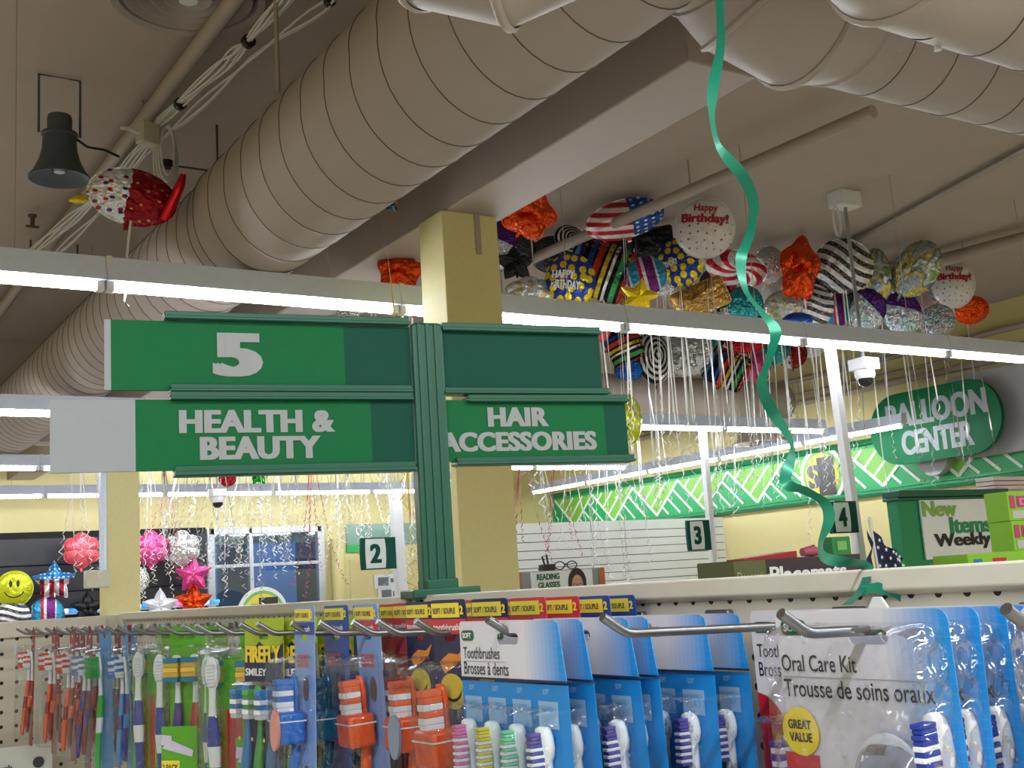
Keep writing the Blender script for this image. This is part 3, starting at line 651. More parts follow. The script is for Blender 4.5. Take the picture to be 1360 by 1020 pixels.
FM['spiral'] = n.col(n.mix(n.M('GREATER_THAN', n.M('FRACT', n.M('MULTIPLY', rr_, 5.)), .5), '#d8d9dc', '#191a1c'))
n = NT('foil_bluedots', .17, 0.67, 0.33); FM['bluedots'] = n.col(n.mix(n.M('LESS_THAN', n.voro(4, .2), .25), '#1c6fc9', '#123f86'))
n = NT('foil_mixed', .17, 0.67, 0.45)
FM['mixed'] = n.col(n.ramp(n.noise(2.2, 1), [(0, '#1f5f9a'), (.42, '#57a0c9'), (.48, '#c8ae3e'), (.55, '#6d9a42'), (.62, '#c04a2e')]))
n = NT('foil_stripes', .17, 0.67, 0.39); u = n.M('FRACT', n.M('MULTIPLY', n.x, .75))
FM['candy'] = n.col(n.ramp(u, [(0, '#6b2470'), (.35, '#c9ccd2'), (.42, '#2f9ac2'), (.75, '#c8283a'), (.88, '#e0e2e6')]))

def outline(kind, a):
    if kind == 'circle': return 1.
    if kind == 'star':
        q = (a-math.pi/2) % (2*math.pi/5); q = min(q, 2*math.pi/5-q)/(math.pi/5); return 1-.50*q**.62
    if kind == 'flower': return .80+.2*abs(math.cos(3*(a-math.pi/2)))**.7
    if kind == 'square':
        c, s = abs(math.cos(a)), abs(math.sin(a)); return min(1.32, 1.0/max(c, s))*.86+.0
    if kind == 'blob': return .9+.1*math.cos(5*(a-math.pi/2))
    if kind == 'heart':
        q = a-math.pi/2; return .62+.38*abs(math.cos(q/2))-.32*math.exp(-(min(abs((q+math.pi) % (2*math.pi)-math.pi), 9)/.35)**2)
    return 1.
_bm = {}
def depth_fn(kind, crump):
    def f(a, s):
        t = (max(0, 1-s**2.3))**.62
        if kind == 'star': t *= .62+.38*outline('star', a)
        return .52*t
    return f
def body_mesh(kind, crump):
    k = (kind, crump)
    if k in _bm: return _bm[k]
    NA, NS = 96, 12; f = depth_fn(kind, crump); mb = MB(); sd = len(_bm)*3.7
    for side in (-1, 1):
        vs, fs = [(0, side*f(0, 0), 0)], []
        for i in range(1, NS+1):
            s = i/NS
            for j in range(NA):
                a = 2*math.pi*j/NA; r = outline(kind, a)*s
                x, z = r*math.cos(a), r*math.sin(a); y = f(a, s)
                y += .035*math.sin(a*23+2*math.sin(a*5+sd))*s**5*(1-s)*6+.012*math.sin(a*41+sd)*s**4*(1-s)*4
                if crump:
                    nv = noise.noise(Vector((x*1.9+sd, z*1.9, side*2.)))+(.05 if crump > .55 else .5)*noise.noise(Vector((x*5+sd, z*5, side)))
                    y *= 1+crump*(abs(nv)*1.6-.55)
                vs.append((x, side*y, z))
        for j in range(NA): fs.append((0, 1+j, 1+(j+1) % NA) if side < 0 else (0, 1+(j+1) % NA, 1+j))
        for i in range(NS-1):
            for j in range(NA):
                p, q = 1+i*NA+j, 1+i*NA+(j+1) % NA; fs.append((p, p+NA, q+NA, q) if side < 0 else (p, q, q+NA, p+NA))
        mb.add(vs, fs)
    rim, fs = [], []
    for j in range(NA):        # the flat welded seam round the edge
        a = 2*math.pi*j/NA; r = outline(kind, a); w = .035
        rim += [((r-.01)*math.cos(a), 0, (r-.01)*math.sin(a)), ((r+w)*math.cos(a), .008*math.sin(a*31), (r+w)*math.sin(a))]
    for j in range(NA):
        o = (j+1) % NA; fs.append((2*j, 2*j+1, 2*o+1, 2*o))
    mb.add(rim, fs)
    zb = -outline(kind, -math.pi/2)
    mb.add([(-.07, 0, zb+.04), (.07, 0, zb+.04), (.05, .01, zb-.22), (-.05, -.01, zb-.22)], [(0, 1, 2, 3)])   # filling neck
    o = mb.build('foil_body', FM['silver'], smooth=0 if crump > .3 else 50); me = o.data; bpy.data.objects.remove(o)
    _bm[k] = me; return me
RIBW = mat('ribbon_white', '#eceae4', .35); RIBR = mat('ribbon_red', '#a8283c', .35); RIBG = mat('ribbon_gold', '#c9ae3c', .35); RIBT = mat('ribbon_teal', '#0f8f78', .3, .3); RIBS = mat('ribbon_silver', '#c9c9c6', .25, .4)
def strand(mb, p0, Ln, curl, wid=.0095, m=0, spread=.09):
    n = int(10+Ln*16*(1.6 if curl > .2 else 1)); pts, wd_ = [], []
    ph = random.random()*6; dx, dy = random.uniform(-spread, spread), random.uniform(-spread, spread)*.6; cf = random.uniform(55, 85); ca = random.uniform(.015, .032)
    for i in range(n+1):
        t = i/n; z = -Ln*t; c = max(0, (t-(1-curl))/max(curl, .01))**.6 if t > 1-curl else 0
        a = ph+z*cf
        pts.append(Vector(p0)+Vector((dx*t+ca*c*math.cos(a)+.025*math.sin(z*3+ph)*t, dy*t+ca*c*math.sin(a)*.6, z*(1-.25*curl*c*t))))
        wd_.append(Vector((math.cos(z*2.5+ph), math.sin(z*2.5+ph), 0)) if c < .1 else Vector((math.cos(a*.5), math.sin(a*.5), .5)).normalized())
    mb.strip(pts, wid, wd_, m)
nb = [0]
def balloon(label, px, py, w, h, m, kind='circle', yaw=0., pitch=0., roll=0., crump=.12, Y=None, top=None, rib=(2, 1.35, .3), rmat=None, texts=None, group=None, thick=.8, cat='balloon', dtop=0., spread=.09):
    random.seed(1000+nb[0]*17); nb[0] += 1
    d_ = ray(px, py-h/2); k = (ZC-.02-dtop)/d_.z if d_.z > 0 else 99      # as far as the ceiling lets it go
    p = ray(px, py)*k if Y is None else ray(px, py)*min(k, Y/ray(px, py).y)
    dep = p.dot(fw); sx, sz = w/2*dep/FPX, h/2*dep/FPX; sy = thick*min(max(sx, sz), .24)
    t = thing('foil_balloon', label, cat, p, 0, group)
    b = bpy.data.objects.new('foil_body', body_mesh(kind, crump)); COL.objects.link(b); b.parent = t
    b.rotation_mode = 'YXZ'; b.rotation_euler = (R(pitch), R(roll), -math.atan2(p.x, p.y)+R(yaw)); b.scale = (sx, sy, sz)
    b.material_slots[0].link = 'OBJECT'; b.material_slots[0].material = FM[m] if isinstance(m, str) else m
    if texts:
        f = depth_fn(kind, crump)
        def warp(q):
            a = math.atan2(q[2], q[0]); s = min(.97, math.hypot(q[0], q[2])/outline(kind, a)); return (q[0], -f(a, s)*1.03-.025, q[2])
        for tx, mm in texts:
            mb = MB()
            for u in tx:
                if u[0] == 'disc': mb.add([warp(v) for v in [(u[1]+u[3]*math.cos(R(i*15)), 0, u[2]+u[4]*math.sin(R(i*15))) for i in range(24)]], [list(range(24))])
                elif u[0] == 'arc':
                    ps = [(u[1]+u[3]*math.cos(R(a)), u[2]+u[3]*math.sin(R(a))) for a in range(u[4], u[5]+1, 8)]; vs = []
                    for (x, z), a in zip(ps, range(u[4], u[5]+1, 8)): vs += [warp((x-.03*math.cos(R(a)), 0, z-.03*math.sin(R(a)))), warp((x+.03*math.cos(R(a)), 0, z+.03*math.sin(R(a))))]
                    mb.add(vs, [(2*i, 2*i+1, 2*i+3, 2*i+2) for i in range(len(ps)-1)])
                else: mb.text(u[0], u[1], u[2], u[3], u[4], 0, off=.025, heavy=u[5] if len(u) > 5 else 0, warp=warp)
            mb.build('lettering' if tx[0][0] not in ('disc', 'arc') else 'printed_face', mm, b, smooth=0)
    if rib:
        n, Ln, cu = rib; mb = MB()
        if px > 1130: n = 1
        for i in range(n): strand(mb, (random.uniform(-.02, .02), random.uniform(-.02, .02), -sz*.9), Ln*random.uniform(.8, 1.15), cu, spread=spread)
        mb.build('ribbon', rmat or random.choice([RIBW, RIBW, RIBW, RIBS]), t, smooth=0)
    return t
INKR = mat('ink_crimson', '#b3203c', .4); INKB = mat('ink_black', '#141414', .4); INKW = mat('ink_white', '#eef1f4', .4)
HB = [([('Happy', -.38, .42, .8, .34), ('Birthday!', -.78, .02, 1.56, .40, .03)], INKR)]
FACE = [([('disc', -.2, .28, .09, .2), ('disc', .2, .28, .09, .2), ('arc', 0, .05, .55, 200, 340)], INKB)]
B = balloon
# the big cluster against the ceiling, behind the nearest lights
B('crumpled orange star balloon tucked under the beam right of the column', 702, 283, 86, 70, 'orange', 'blob', yaw=25, pitch=30, crump=.7, roll=20)
B('purple and silver balloon half hidden by the column edge', 664, 326, 52, 66, 'grad', 'circle', yaw=-30)
B('dark grey balloon behind the purple one, under the orange star', 690, 330, 48, 44, 'darkgrey', 'circle', yaw=20, Y=6.8)
B('black star balloon below the orange star', 684, 350, 62, 62, 'black', 'star', yaw=20, pitch=-15, crump=.3, Y=5.9)
B('clear and yellow flower balloon low beside the column', 703, 388, 66, 50, 'clear', 'flower', pitch=-20, Y=5.6)
B('blue smiley print balloon reading happy birthday, left of the striped one', 757, 374, 66, 76, 'smileys', 'circle', roll=10, Y=5.45, texts=[([('HAPPY', -.72, .0, .9, .3, .03), ('BIRTHDAY', -.72, -.36, 1.15, .3, .03)], INKW)])
B('large black balloon with rainbow bands in the cluster', 795, 358, 92, 88, 'bands', 'square', roll=24, Y=5.7, crump=.15)
B('flag balloon with blue stars and red stripes behind the pipe', 830, 291, 104, 52, 'flag', 'circle', yaw=10, pitch=25, roll=-12, rib=(2, 1.3, .3))
B('black balloon under the flag balloon', 868, 322, 62, 46, 'black', 'square', Y=6.3, crump=.3, yaw=-20)
B('dark sequin balloon left of the flag balloon', 757, 318, 46, 40, 'spiral', 'circle', Y=6.5, yaw=30)
B('purple, teal and red candy striped balloon beside the rainbow one', 858, 366, 54, 52, 'candy', 'circle', Y=5.4, roll=-10)
B('small bright yellow star balloon touching the strip light', 849, 393, 56, 46, 'yellow', 'star', Y=5.2, roll=15, pitch=15)
B('clear crinkled balloon right of the yellow star', 882, 376, 40, 34, 'silver', 'circle', Y=5.6, crump=.4)
B('blue balloon printed with yellow smileys beside the white birthday balloon', 903, 348, 62, 66, 'smileys', 'circle', yaw=-8, Y=5.5, roll=-12, texts=[([('BIRTHDAY', -.85, -.15, .8, .24, .03)], INKW)])
B('large white birthday balloon nearest the teal ribbon', 936, 303, 78, 80, 'hearts', 'circle', roll=8, pitch=6, texts=HB, rib=(2, 1.5, .3), crump=.06)
B('red and white swirl balloon behind the teal ribbon', 978, 357, 82, 48, 'swirl', 'circle', yaw=15, pitch=20, roll=15, Y=5.8)
B('gold balloon seen from below, above the strip light', 930, 397, 84, 48, 'gold', 'square', roll=-18, pitch=25, Y=5.5, crump=.3)
B('dark brown balloon behind the gold one', 952, 388, 60, 44, 'black', 'circle', Y=6.0)
B('blue and clear striped balloon under the swirl balloon', 990, 404, 46, 50, 'teal', 'circle', Y=5.7, crump=.3)
B('grey balloon behind the white star balloon', 1022, 352, 40, 52, 'silver', 'circle', Y=6.8)
B('white balloon with a gold star, left of the tall orange one', 1018, 378, 46, 58, 'white', 'circle', Y=5.9, texts=[([('disc', .1, -.05, .16, .16)], FM['yellow'])])
B('tall crumpled orange star balloon in the middle of the cluster', 1062, 357, 58, 92, 'orange', 'blob', yaw=25, roll=12, crump=.7)
B('clear blue and yellow balloon under the tall orange star', 1040, 408, 50, 44, 'clear', 'circle', Y=5.7)
B('large zebra striped balloon behind the camera pole', 1120, 353, 76, 70, 'zebra', 'circle', roll=28, pitch=10)
B('smaller zebra striped balloon below the large one', 1079, 406, 54, 58, 'zebra', 'circle', roll=5, Y=5.6, yaw=10)
B('red, white and blue balloon right of the small zebra one', 1112, 410, 34, 46, 'candy', 'circle', Y=5.9)
B('blue gloss balloon peeking over the strip light', 1058, 428, 40, 26, 'blue', 'circle', Y=5.4)
B('blue and yellow sky balloon beside the zebra one', 1163, 368, 48, 76, 'sky', 'circle', yaw=-35, Y=6.1)
B('large blue and yellow sky balloon left of the second birthday balloon', 1217, 357, 62, 78, 'sky', 'circle', yaw=-20, roll=40, rib=(2, 1.3, .3))
B('silver sequin balloon between the two sky balloons', 1193, 392, 42, 34, 'spiral', 'circle', Y=6.0, pitch=30)
B('white birthday balloon at the right end of the cluster', 1266, 378, 54, 64, 'hearts', 'circle', yaw=10, roll=6, texts=HB, rib=(2, 1.4, .3), crump=.06)
B('orange balloon at the far right of the cluster', 1290, 412, 46, 38, 'orange', 'circle', yaw=20, pitch=25, crump=.3, Y=5.8)
B('purple and pearl graduation balloon above the camera', 1153, 412, 44, 62, 'grad', 'circle', roll=20, Y=5.6, crump=.3)
B('purple and pearl balloon with gold lettering patch', 1198, 416, 48, 58, 'grad', 'circle', roll=-10, Y=5.7, crump=.3)
B('pale pink balloon between the pearl and purple ones', 1224, 412, 32, 50, 'palepink', 'circle', Y=5.9)
B('shiny purple and silver balloon left of the last orange one', 1245, 425, 44, 42, 'holo', 'circle', Y=5.6, crump=.4)
for lb, x, y, w, h, m in (('dark grey balloon wedged between the smiley one and the pipe', 733, 338, 56, 50, 'darkgrey'), ('black balloon behind the rainbow banded one', 812, 325, 60, 50, 'black'),
    ('silver balloon behind the second smiley one', 880, 345, 50, 50, 'silver'), ('dark balloon filling the gap above the gold one', 960, 372, 60, 40, 'darkgrey'), ('silver balloon low between the gold and teal ones', 968, 418, 46, 40, 'silver'),
    ('blue balloon low under the white star one', 1012, 420, 40, 40, 'blue'), ('black balloon between the orange star and the zebra', 1092, 380, 44, 56, 'black'), ('dark grey balloon low behind the camera pole', 1136, 405, 40, 50, 'darkgrey'),
    ('silver balloon behind the big sky balloon', 1185, 372, 50, 50, 'silver'), ('pearl balloon behind the second birthday one', 1240, 395, 46, 46, 'holo'), ('brown balloon low beside the yellow star', 820, 400, 50, 36, 'gold'), ('clear balloon low beside the striped candy one', 905, 392, 44, 38, 'clear')):
    B(lb, x, y, w, h, m, 'circle', Y=6.5+.04*(x % 11), crump=.35, rib=(2, 1.4, .3))
# the lower balloons, farther off, seen under the strip light
B('coral balloon peeking out behind the hair accessories panel', 796, 440, 28, 30, 'coral', 'circle', Y=7.9)
B('dark multicoloured balloon behind the hair accessories panel', 828, 456, 66, 54, 'bands', 'square', Y=8.1, roll=70)
B('blue dotted balloon low behind the dark one', 836, 490, 40, 30, 'bluedots', 'circle', Y=8.1, crump=.3)
B('black and silver ringed balloon under the strip light', 868, 474, 50, 72, 'spiral', 'circle', Y=8.0, yaw=25)
B('crinkled silver balloon between the ringed one and the lowest square one', 914, 470, 66, 60, 'silver', 'circle', Y=7.95, yaw=-15, crump=.5)
B('orange and purple balloon over the ringed one', 930, 452, 44, 40, 'mixed', 'circle', Y=7.9)
B('black square balloon with coloured print hanging lowest', 966, 490, 62, 58, 'bands', 'square', roll=30, Y=7.7, crump=.2, pitch=-10)
B('black streamer balloon left of the lowest square one', 945, 462, 40, 52, 'black', 'star', Y=8.0, crump=.4)
B('crimson balloon above the lowest square one', 992, 452, 56, 34, 'red', 'circle', Y=7.8)
B('pink balloon right of the lowest square one', 1006, 488, 34, 44, 'pink', 'circle', Y=7.9, crump=.2)
B('teal clear balloon behind the teal ribbon under the light', 1026, 462, 44, 44, 'teal', 'circle', Y=7.9)
B('dark blue and red balloon right of the teal one', 1051, 470, 40, 40, 'usa', 'circle', Y=7.9)
B('white balloon under the strip light beside the post', 1076, 458, 40, 34, 'white', 'circle', Y=7.9)
B('crumpled yellow smiley balloon behind the right end of the sign', 838, 557, 32, 66, 'lime', 'circle', yaw=-45, Y=6.6, crump=.25, texts=FACE, rib=(1, .9, .3))
# left of the column
B('red balloon with gold stars floating beside the large duct', 176, 262, 112, 74, 'usa', 'circle', roll=12, pitch=10, Y=4.55, crump=.2, rib=(1, .35, .1))
t_ = [o for o in COL.objects if o.get('label', '').startswith('red balloon with gold stars')][0]
sc_ = 4.95/FPX
def loc_(x, y): return (RT*((x-176)*sc_)+UP*((262-y)*sc_))
MB().tube([loc_(214, 290), loc_(226, 268), loc_(236, 246), loc_(240, 233)], [.02, .024, .02, .012], 10).build('red_fin', FM['red'], t_)
MB().loft([(0, 0, 0, .004, .004), (0, 0, .02, .014, .01), (0, 0, .05, .02, .012), (0, 0, .07, .012, .01)], 10, 0, Matrix.Translation(loc_(96, 266)) @ Matrix.Rotation(R(75), 4, 'Y')).build('yellow_tip', FM['yellow'], t_)
B('multicoloured balloon wedged between duct and beam', 513, 268, 46, 36, 'mixed', 'star', Y=4.15, crump=.4, rib=(1, .8, .2), rmat=RIBG)
B('orange star balloon left of the column above the lights', 531, 360, 62, 58, 'orange', 'blob', Y=4.6, crump=.7, roll=10, rmat=RIBG)
B('orange balloon left of the column below the lights', 548, 402, 62, 34, 'orange', 'circle', Y=5.2, crump=.3)
B('black balloon left of the orange star', 492, 378, 50, 34, 'black', 'circle', Y=6.5, crump=.3)
B('silver crinkled balloon over the top of the green sign', 452, 412, 60, 30, 'silver', 'circle', Y=6.6, crump=.5)
B('rose balloon under the far end of the large duct', 122, 520, 34, 30, 'red', 'circle', Y=9.4, crump=.2)
B('dark balloon beside the rose one under the far duct', 96, 526, 44, 34, 'darkgrey', 'circle', Y=9.7, crump=.4)
B('bright green star balloon below the health and beauty panel', 343, 630, 30, 34, 'green', 'star', Y=12.2, crump=.3)
B('dark red balloon below the health and beauty panel, left of the green star', 302, 632, 24, 28, 'red', 'circle', Y=12.3, crump=.2)
# balloons over the far aisle: their ribbons hang into view under the sign
k = 0
KK = ['silver', 'white', 'holo', 'blue', 'pink', 'clear', 'gold', 'hearts']
for r_ in range(3):
    for q in range(9):
        x = 195+q*43+random.uniform(-5, 5)+r_*14; 
        if x > 560: continue
        B('balloon hidden by the health and beauty panel, its pale ribbon hanging below it', x, 575+random.uniform(-12, 12), 44, 44, KK[k % 8], 'circle', Y=11.0+r_*.95, spread=.34, rib=(5, random.uniform(1.0, 1.8), .7), group='balloons hidden by the aisle sign', rmat=RIBR if k % 13 == 5 else None); k += 1
for q, x in enumerate((690, 712, 735, 752, 775, 800, 818)):
    B('balloon hidden by the hair accessories panel, its ribbon hanging below it', x, 560+random.uniform(-14, 14), 46, 46, KK[(q+3) % 8], 'circle', Y=9.6+.3*(q % 3), spread=.22, rib=(4, random.uniform(1.2, 1.9), .5), group='balloons hidden by the hair accessories panel', rmat=RIBR if q in (0, 2) else None)
for q, x in enumerate((15, 35, 60, 90, 112)):
    B('balloon hidden by the blank end of the sign, its ribbon hanging at far left', x+72 if x > 20 else x+95, 590, 40, 40, KK[q], 'circle', Y=11.6, rib=(2, 1.3, .6), group='balloons hidden by the blank panel', rmat=RIBG if q == 3 else None)
# balloons on the display wall
def low(label, px, py, w, m, kind='circle', texts=None, **kw): B(label, px, py, w, w*kw.pop('asp', 1.), m, kind, Y=kw.pop('Y', 13.3), texts=texts, rib=kw.pop('rib', None), **kw)
low('yellow smiley balloon at the far left of the display wall', 19, 782, 46, 'lime', texts=FACE, crump=.05)
low('red striped star balloon with a blue top, right of the smiley', 72, 773, 58, 'starflag', 'star', asp=.95)
low('coral flower balloon left of the far column', 108, 731, 46, 'coral', 'flower')
low('magenta flower balloon right of the far column', 200, 728, 46, 'pink', 'flower')
low('silver flower balloon beside the magenta one', 242, 728, 46, 'silver', 'flower')
low('magenta star balloon below the silver flower', 257, 763, 50, 'pink', 'star')
low('orange star balloon lowest, at the window edge', 257, 800, 52, 'orange', 'star', crump=.25)
low('white star balloon with purple edge beside the orange star', 213, 806, 50, 'white', 'star', crump=.2)
low('blue ringed balloon behind the shelf rail', 62, 817, 44, 'candy')
low('black star balloon behind the shelf rail, left of the far column', 116, 808, 46, 'black', 'star', crump=.3)
low('black and white balloon lowest at far left', 16, 822, 46, 'zebra')
low('silver balloon half hidden behind the far column', 180, 770, 34, 'silver', crump=.3)
# ------------------------------------------------------------------ peg hooks and the packs that hang on them
HY = [.35, .497, .669, .824, .949, 1.027, 1.083, 1.165, 1.243, 1.35, 1.407, 1.5, 1.584, 1.644, 1.735, 1.814, 1.90, 2.005, 2.08, 2.155, 2.25, 2.32, 2.39, 2.48, 2.58, 2.69, 2.8, 2.9]
HZ = -.0385
def proto_hook():
    t = thing('peg_hook', 'x', 'hook', (0, 0, 0))
    MB().tube([(BX-.006, 0, HZ-.009), (.522, 0, HZ-.0005), (.517, 0, HZ+.0005), (.512, 0, HZ+.003), (.497, 0, HZ+.0125)], .0034, 10).build('rod', STEEL, t)
    MB().box(BX-.008, -.016, HZ-.022, BX-.001, .016, HZ+.004).build('back_clip', STEEL, t, bevel=.0015)
    return t
for i, y in enumerate(HY):
    if i == 0: PH = proto_hook(); t = PH
    else: t = copy_tree(PH)
    t.location = (0, y, 0); t['category'] = 'hook'; t['group'] = 'steel peg hooks on the pegboard'
    t['label'] = 'steel peg hook with an upturned tip, %s from right along the pegboard' % ORD[i+1]

def wm(n, c, **k): return mat(n, c, **k)
PWHITE = wm('print_white', '#cdcbd5', rough=.35); PBLUE = wm('card_blue', '#1b83cf', rough=.35); PINK = wm('print_ink', '#25252a', rough=.5)
HANDW = wm('handle_white', '#e9ebee', rough=.3); NAVY = wm('print_navy', '#1b2150', rough=.35); PRED = wm('card_red', '#c5263a', rough=.35)
PGRN = wm('card_green', '#57a52f', rough=.35); PYEL = wm('card_yellow', '#eeda3f', rough=.4); DGRN = wm('badge_darkgreen', '#1f5a3c', rough=.4)
BRW = wm('bristle_white', '#e6e8ee', rough=.7)
# header print: white fading through a grid of blue squares to solid blue at the right
def header(name, xa, xb):
    n = NT(name, .3); u = n.M('DIVIDE', n.M('SUBTRACT', n.x, xa), xb-xa)
    q = n.M('DIVIDE', n.M('FLOOR', n.M('MULTIPLY', u, 9.)), 9.); f = n.M('MINIMUM', n.M('MAXIMUM', q, 0.), 1.)
    gx = n.M('LESS_THAN', n.M('FRACT', n.M('MULTIPLY', n.x, 190.)), .09); gz = n.M('LESS_THAN', n.M('FRACT', n.M('MULTIPLY', n.z, 190.)), .09)
    gr_ = n.M('MULTIPLY', n.M('MAXIMUM', gx, gz), n.M('MULTIPLY', f, .22))
    return n.col(n.mix(gr_, n.mix(f, '#cdcbd5', '#1f86d2'), '#6db4ea'))
HEAD4 = header('header_print', .02, .068); HEADK = header('kit_print', .008, .052)
def slot(w=.016, h=.0045, z=0.): return rrect(-w, z-h, w, z+h, h*.99, 4)[::-1]
def brush(par, x, y, ztop, zbot, hm, bm, cap=None, w=.0062, bl=.013, hl=.030, tilt=0., rows=6, grip=None, turn=0., nm='toothbrush', hs=1., bw=None):
    """a toothbrush hanging head up; its bristles point to the viewer (-y), or sideways with «turn»"""
    M = Matrix.Translation((x, y, 0)) @ Matrix.Rotation(R(turn), 4, 'Z')
    g_ = grip is not None; Lz = ztop-zbot; rings = []
    prof = [(0, .35, .55), (.012, .8, .8), (.05, 1.05, .9), (.115, 1.1, .9), (.16, .85, .85), (.19, .52, .72), (.27, .5, .75), (.36, .62, .95), (.44, .85, 1.25), (.55, .98, 1.4), (.68, .82, 1.25), (.8, .75, 1.1), (.92, .8, 1.05), (.985, .66, .85), (1, .3, .4)]
    for t_, a, b in prof:
        mi = 1 if (g_ and .40 < t_ < .60) else 2 if (g_ and t_ >= .60 and t_ < .8) else 1 if (g_ and t_ >= .8) else 0
        rings.append((0, .004*math.sin(t_*5)+tilt*t_, ztop-Lz*t_, w*a, .0042*b*(hs if t_ < .3 else 1), mi))
    o = MB().loft(rings[::-1], 14, 0, M).build(nm, [hm]+([grip[0], grip[1]] if g_ else [hm, hm]), par, smooth=50)
    bb = MB(); z1 = ztop-.004; ms = bm if isinstance(bm, list) else [bm]; bw_ = bw or w*.86
    nrow = rows; hh_ = hl/nrow
    for r_ in range(nrow):
        mi = cap[r_] if cap else 0
        bb.box(-bw_, -.004-bl+(.0012 if r_ % 2 else 0), z1-hh_*(r_+1)+.0002, bw_, -.002, z1-hh_*r_, mi, M)
    bb.build('bristles', ms, o, smooth=0, bevel=.0006)
    return o
def blister(par, x0, z0, x1, z1, y0, d, r=.006, inset=.004, m=None, nm='blister'):
    A, Bq = rrect(x0, z0, x1, z1, r), rrect(x0+inset, z0+inset, x1-inset, z1-inset, max(.002, r-inset*.5)); k = len(A)
    vs = [(x, y0, z) for x, z in A]+[(x, y0-d*.75, z) for x, z in rrect(x0+inset*.3, z0+inset*.3, x1-inset*.3, z1-inset*.3, r)]+[(x, y0-d, z) for x, z in Bq]
    fs = [(a*k+i, a*k+(i+1) % k, (a+1)*k+(i+1) % k, (a+1)*k+i) for a in range(2) for i in range(k)]+[list(range(3*k-1, 2*k-1, -1))]
    fs = [f[::-1] for f in fs]
    return MB().add(vs, fs).build(nm, m or CLEAR, par, smooth=45)
def sheet(par, nm, outer, m, y0=-.0004, y1=.0004, holes=None):
    vs, fs = plate(outer, holes or [], y0, y1); return MB().add(vs, fs).build(nm, m, par, smooth=0)
LF = {}
def soft_badge(par, x, z, w=.019, h=.0085, y=-.0007):
    sheet(par, 'soft_badge', rrect(x, z, x+w, z+h, h*.4), DGRN, y-.0005, y)
    MB().text('SOFT', x+w*.14, z+h*.24, w*.72, h*.52, y-.0010, off=.02, heavy=.02).build('lettering', INKW, par, smooth=0)
# --- the four-brush pack
def mk_four(cols, off=0.):
    t = thing('toothbrush_pack', 'x', 'toothbrush pack')
    trap = [(-.077, -.205), (.079, -.205), (.0765, -.035), (-.0755, -.035)]
    sheet(t, 'card', trap, PBLUE, .0, .0006)
    hd = [(-.0735, .0125)]+[(-.071, .0145), (.064, .0145), (.0705, .0115), (.0775, -.0315), (-.0735, -.0315)]
    sheet(t, 'header', hd, HEAD4, -.0016, -.0008, [slot()])
    MB().box(-.0735, -.0024, -.0332, .0775, -.0002, -.0315).build('fold', wm('fold_navy', '#16283f', rough=.5), t, smooth=0)
    soft_badge(t, -.0695, -.0015, y=-.0020)
    MB().text('Toothbrushes', -.068, -.0165, .056, .0095, -.0022, off=.004).text('Brosses à dents', -.068, -.0295, .068, .0105, -.0022, off=.004).build('lettering', PINK, t, smooth=0)
    MB().box(-.068, -.0021, -.0188, -.004, -.0017, -.0184).build('print_line', wm('line_grey', '#a5a6ad'), t, smooth=0)
    for k in range(4): MB().text('SOFT', -.064+.036*k, -.0425, .0085, .0042, -.0006, off=.01).build('lettering', wm('pale_blue_ink', '#9dc6ea'), t, smooth=0)
    for k in range(4):
        x = -.058+.036*k
        MB().box(x-.013, -.0005, -.068, x+.013, -.0003, -.0475).build('print_panel', wm('print_haze', '#8fb2d6', rough=.4), t, smooth=0)
        c_ = cols[k]; bmats = [wm('bristle_'+c_[0], c_[1], rough=.6), BRW]
        brush(t, x, -.007, -.0655, -.20, HANDW, bmats, [0, 0, 0, 0, 1, 0, 1, 0, 1, 0, 1, 0, 1, 0], w=.0094, bl=.0105, hl=.038, rows=14, tilt=-.004, bw=.0036, hs=1.5)
        blister(t, x-.0145, -.203, x+.0145, -.0505, 0, .024, .007, .003)
    return t
C4 = [('rose', '#e679b4'), ('lemon', '#e3d552'), ('mint', '#7fd6a4'), ('violet', '#5b4f9e')]
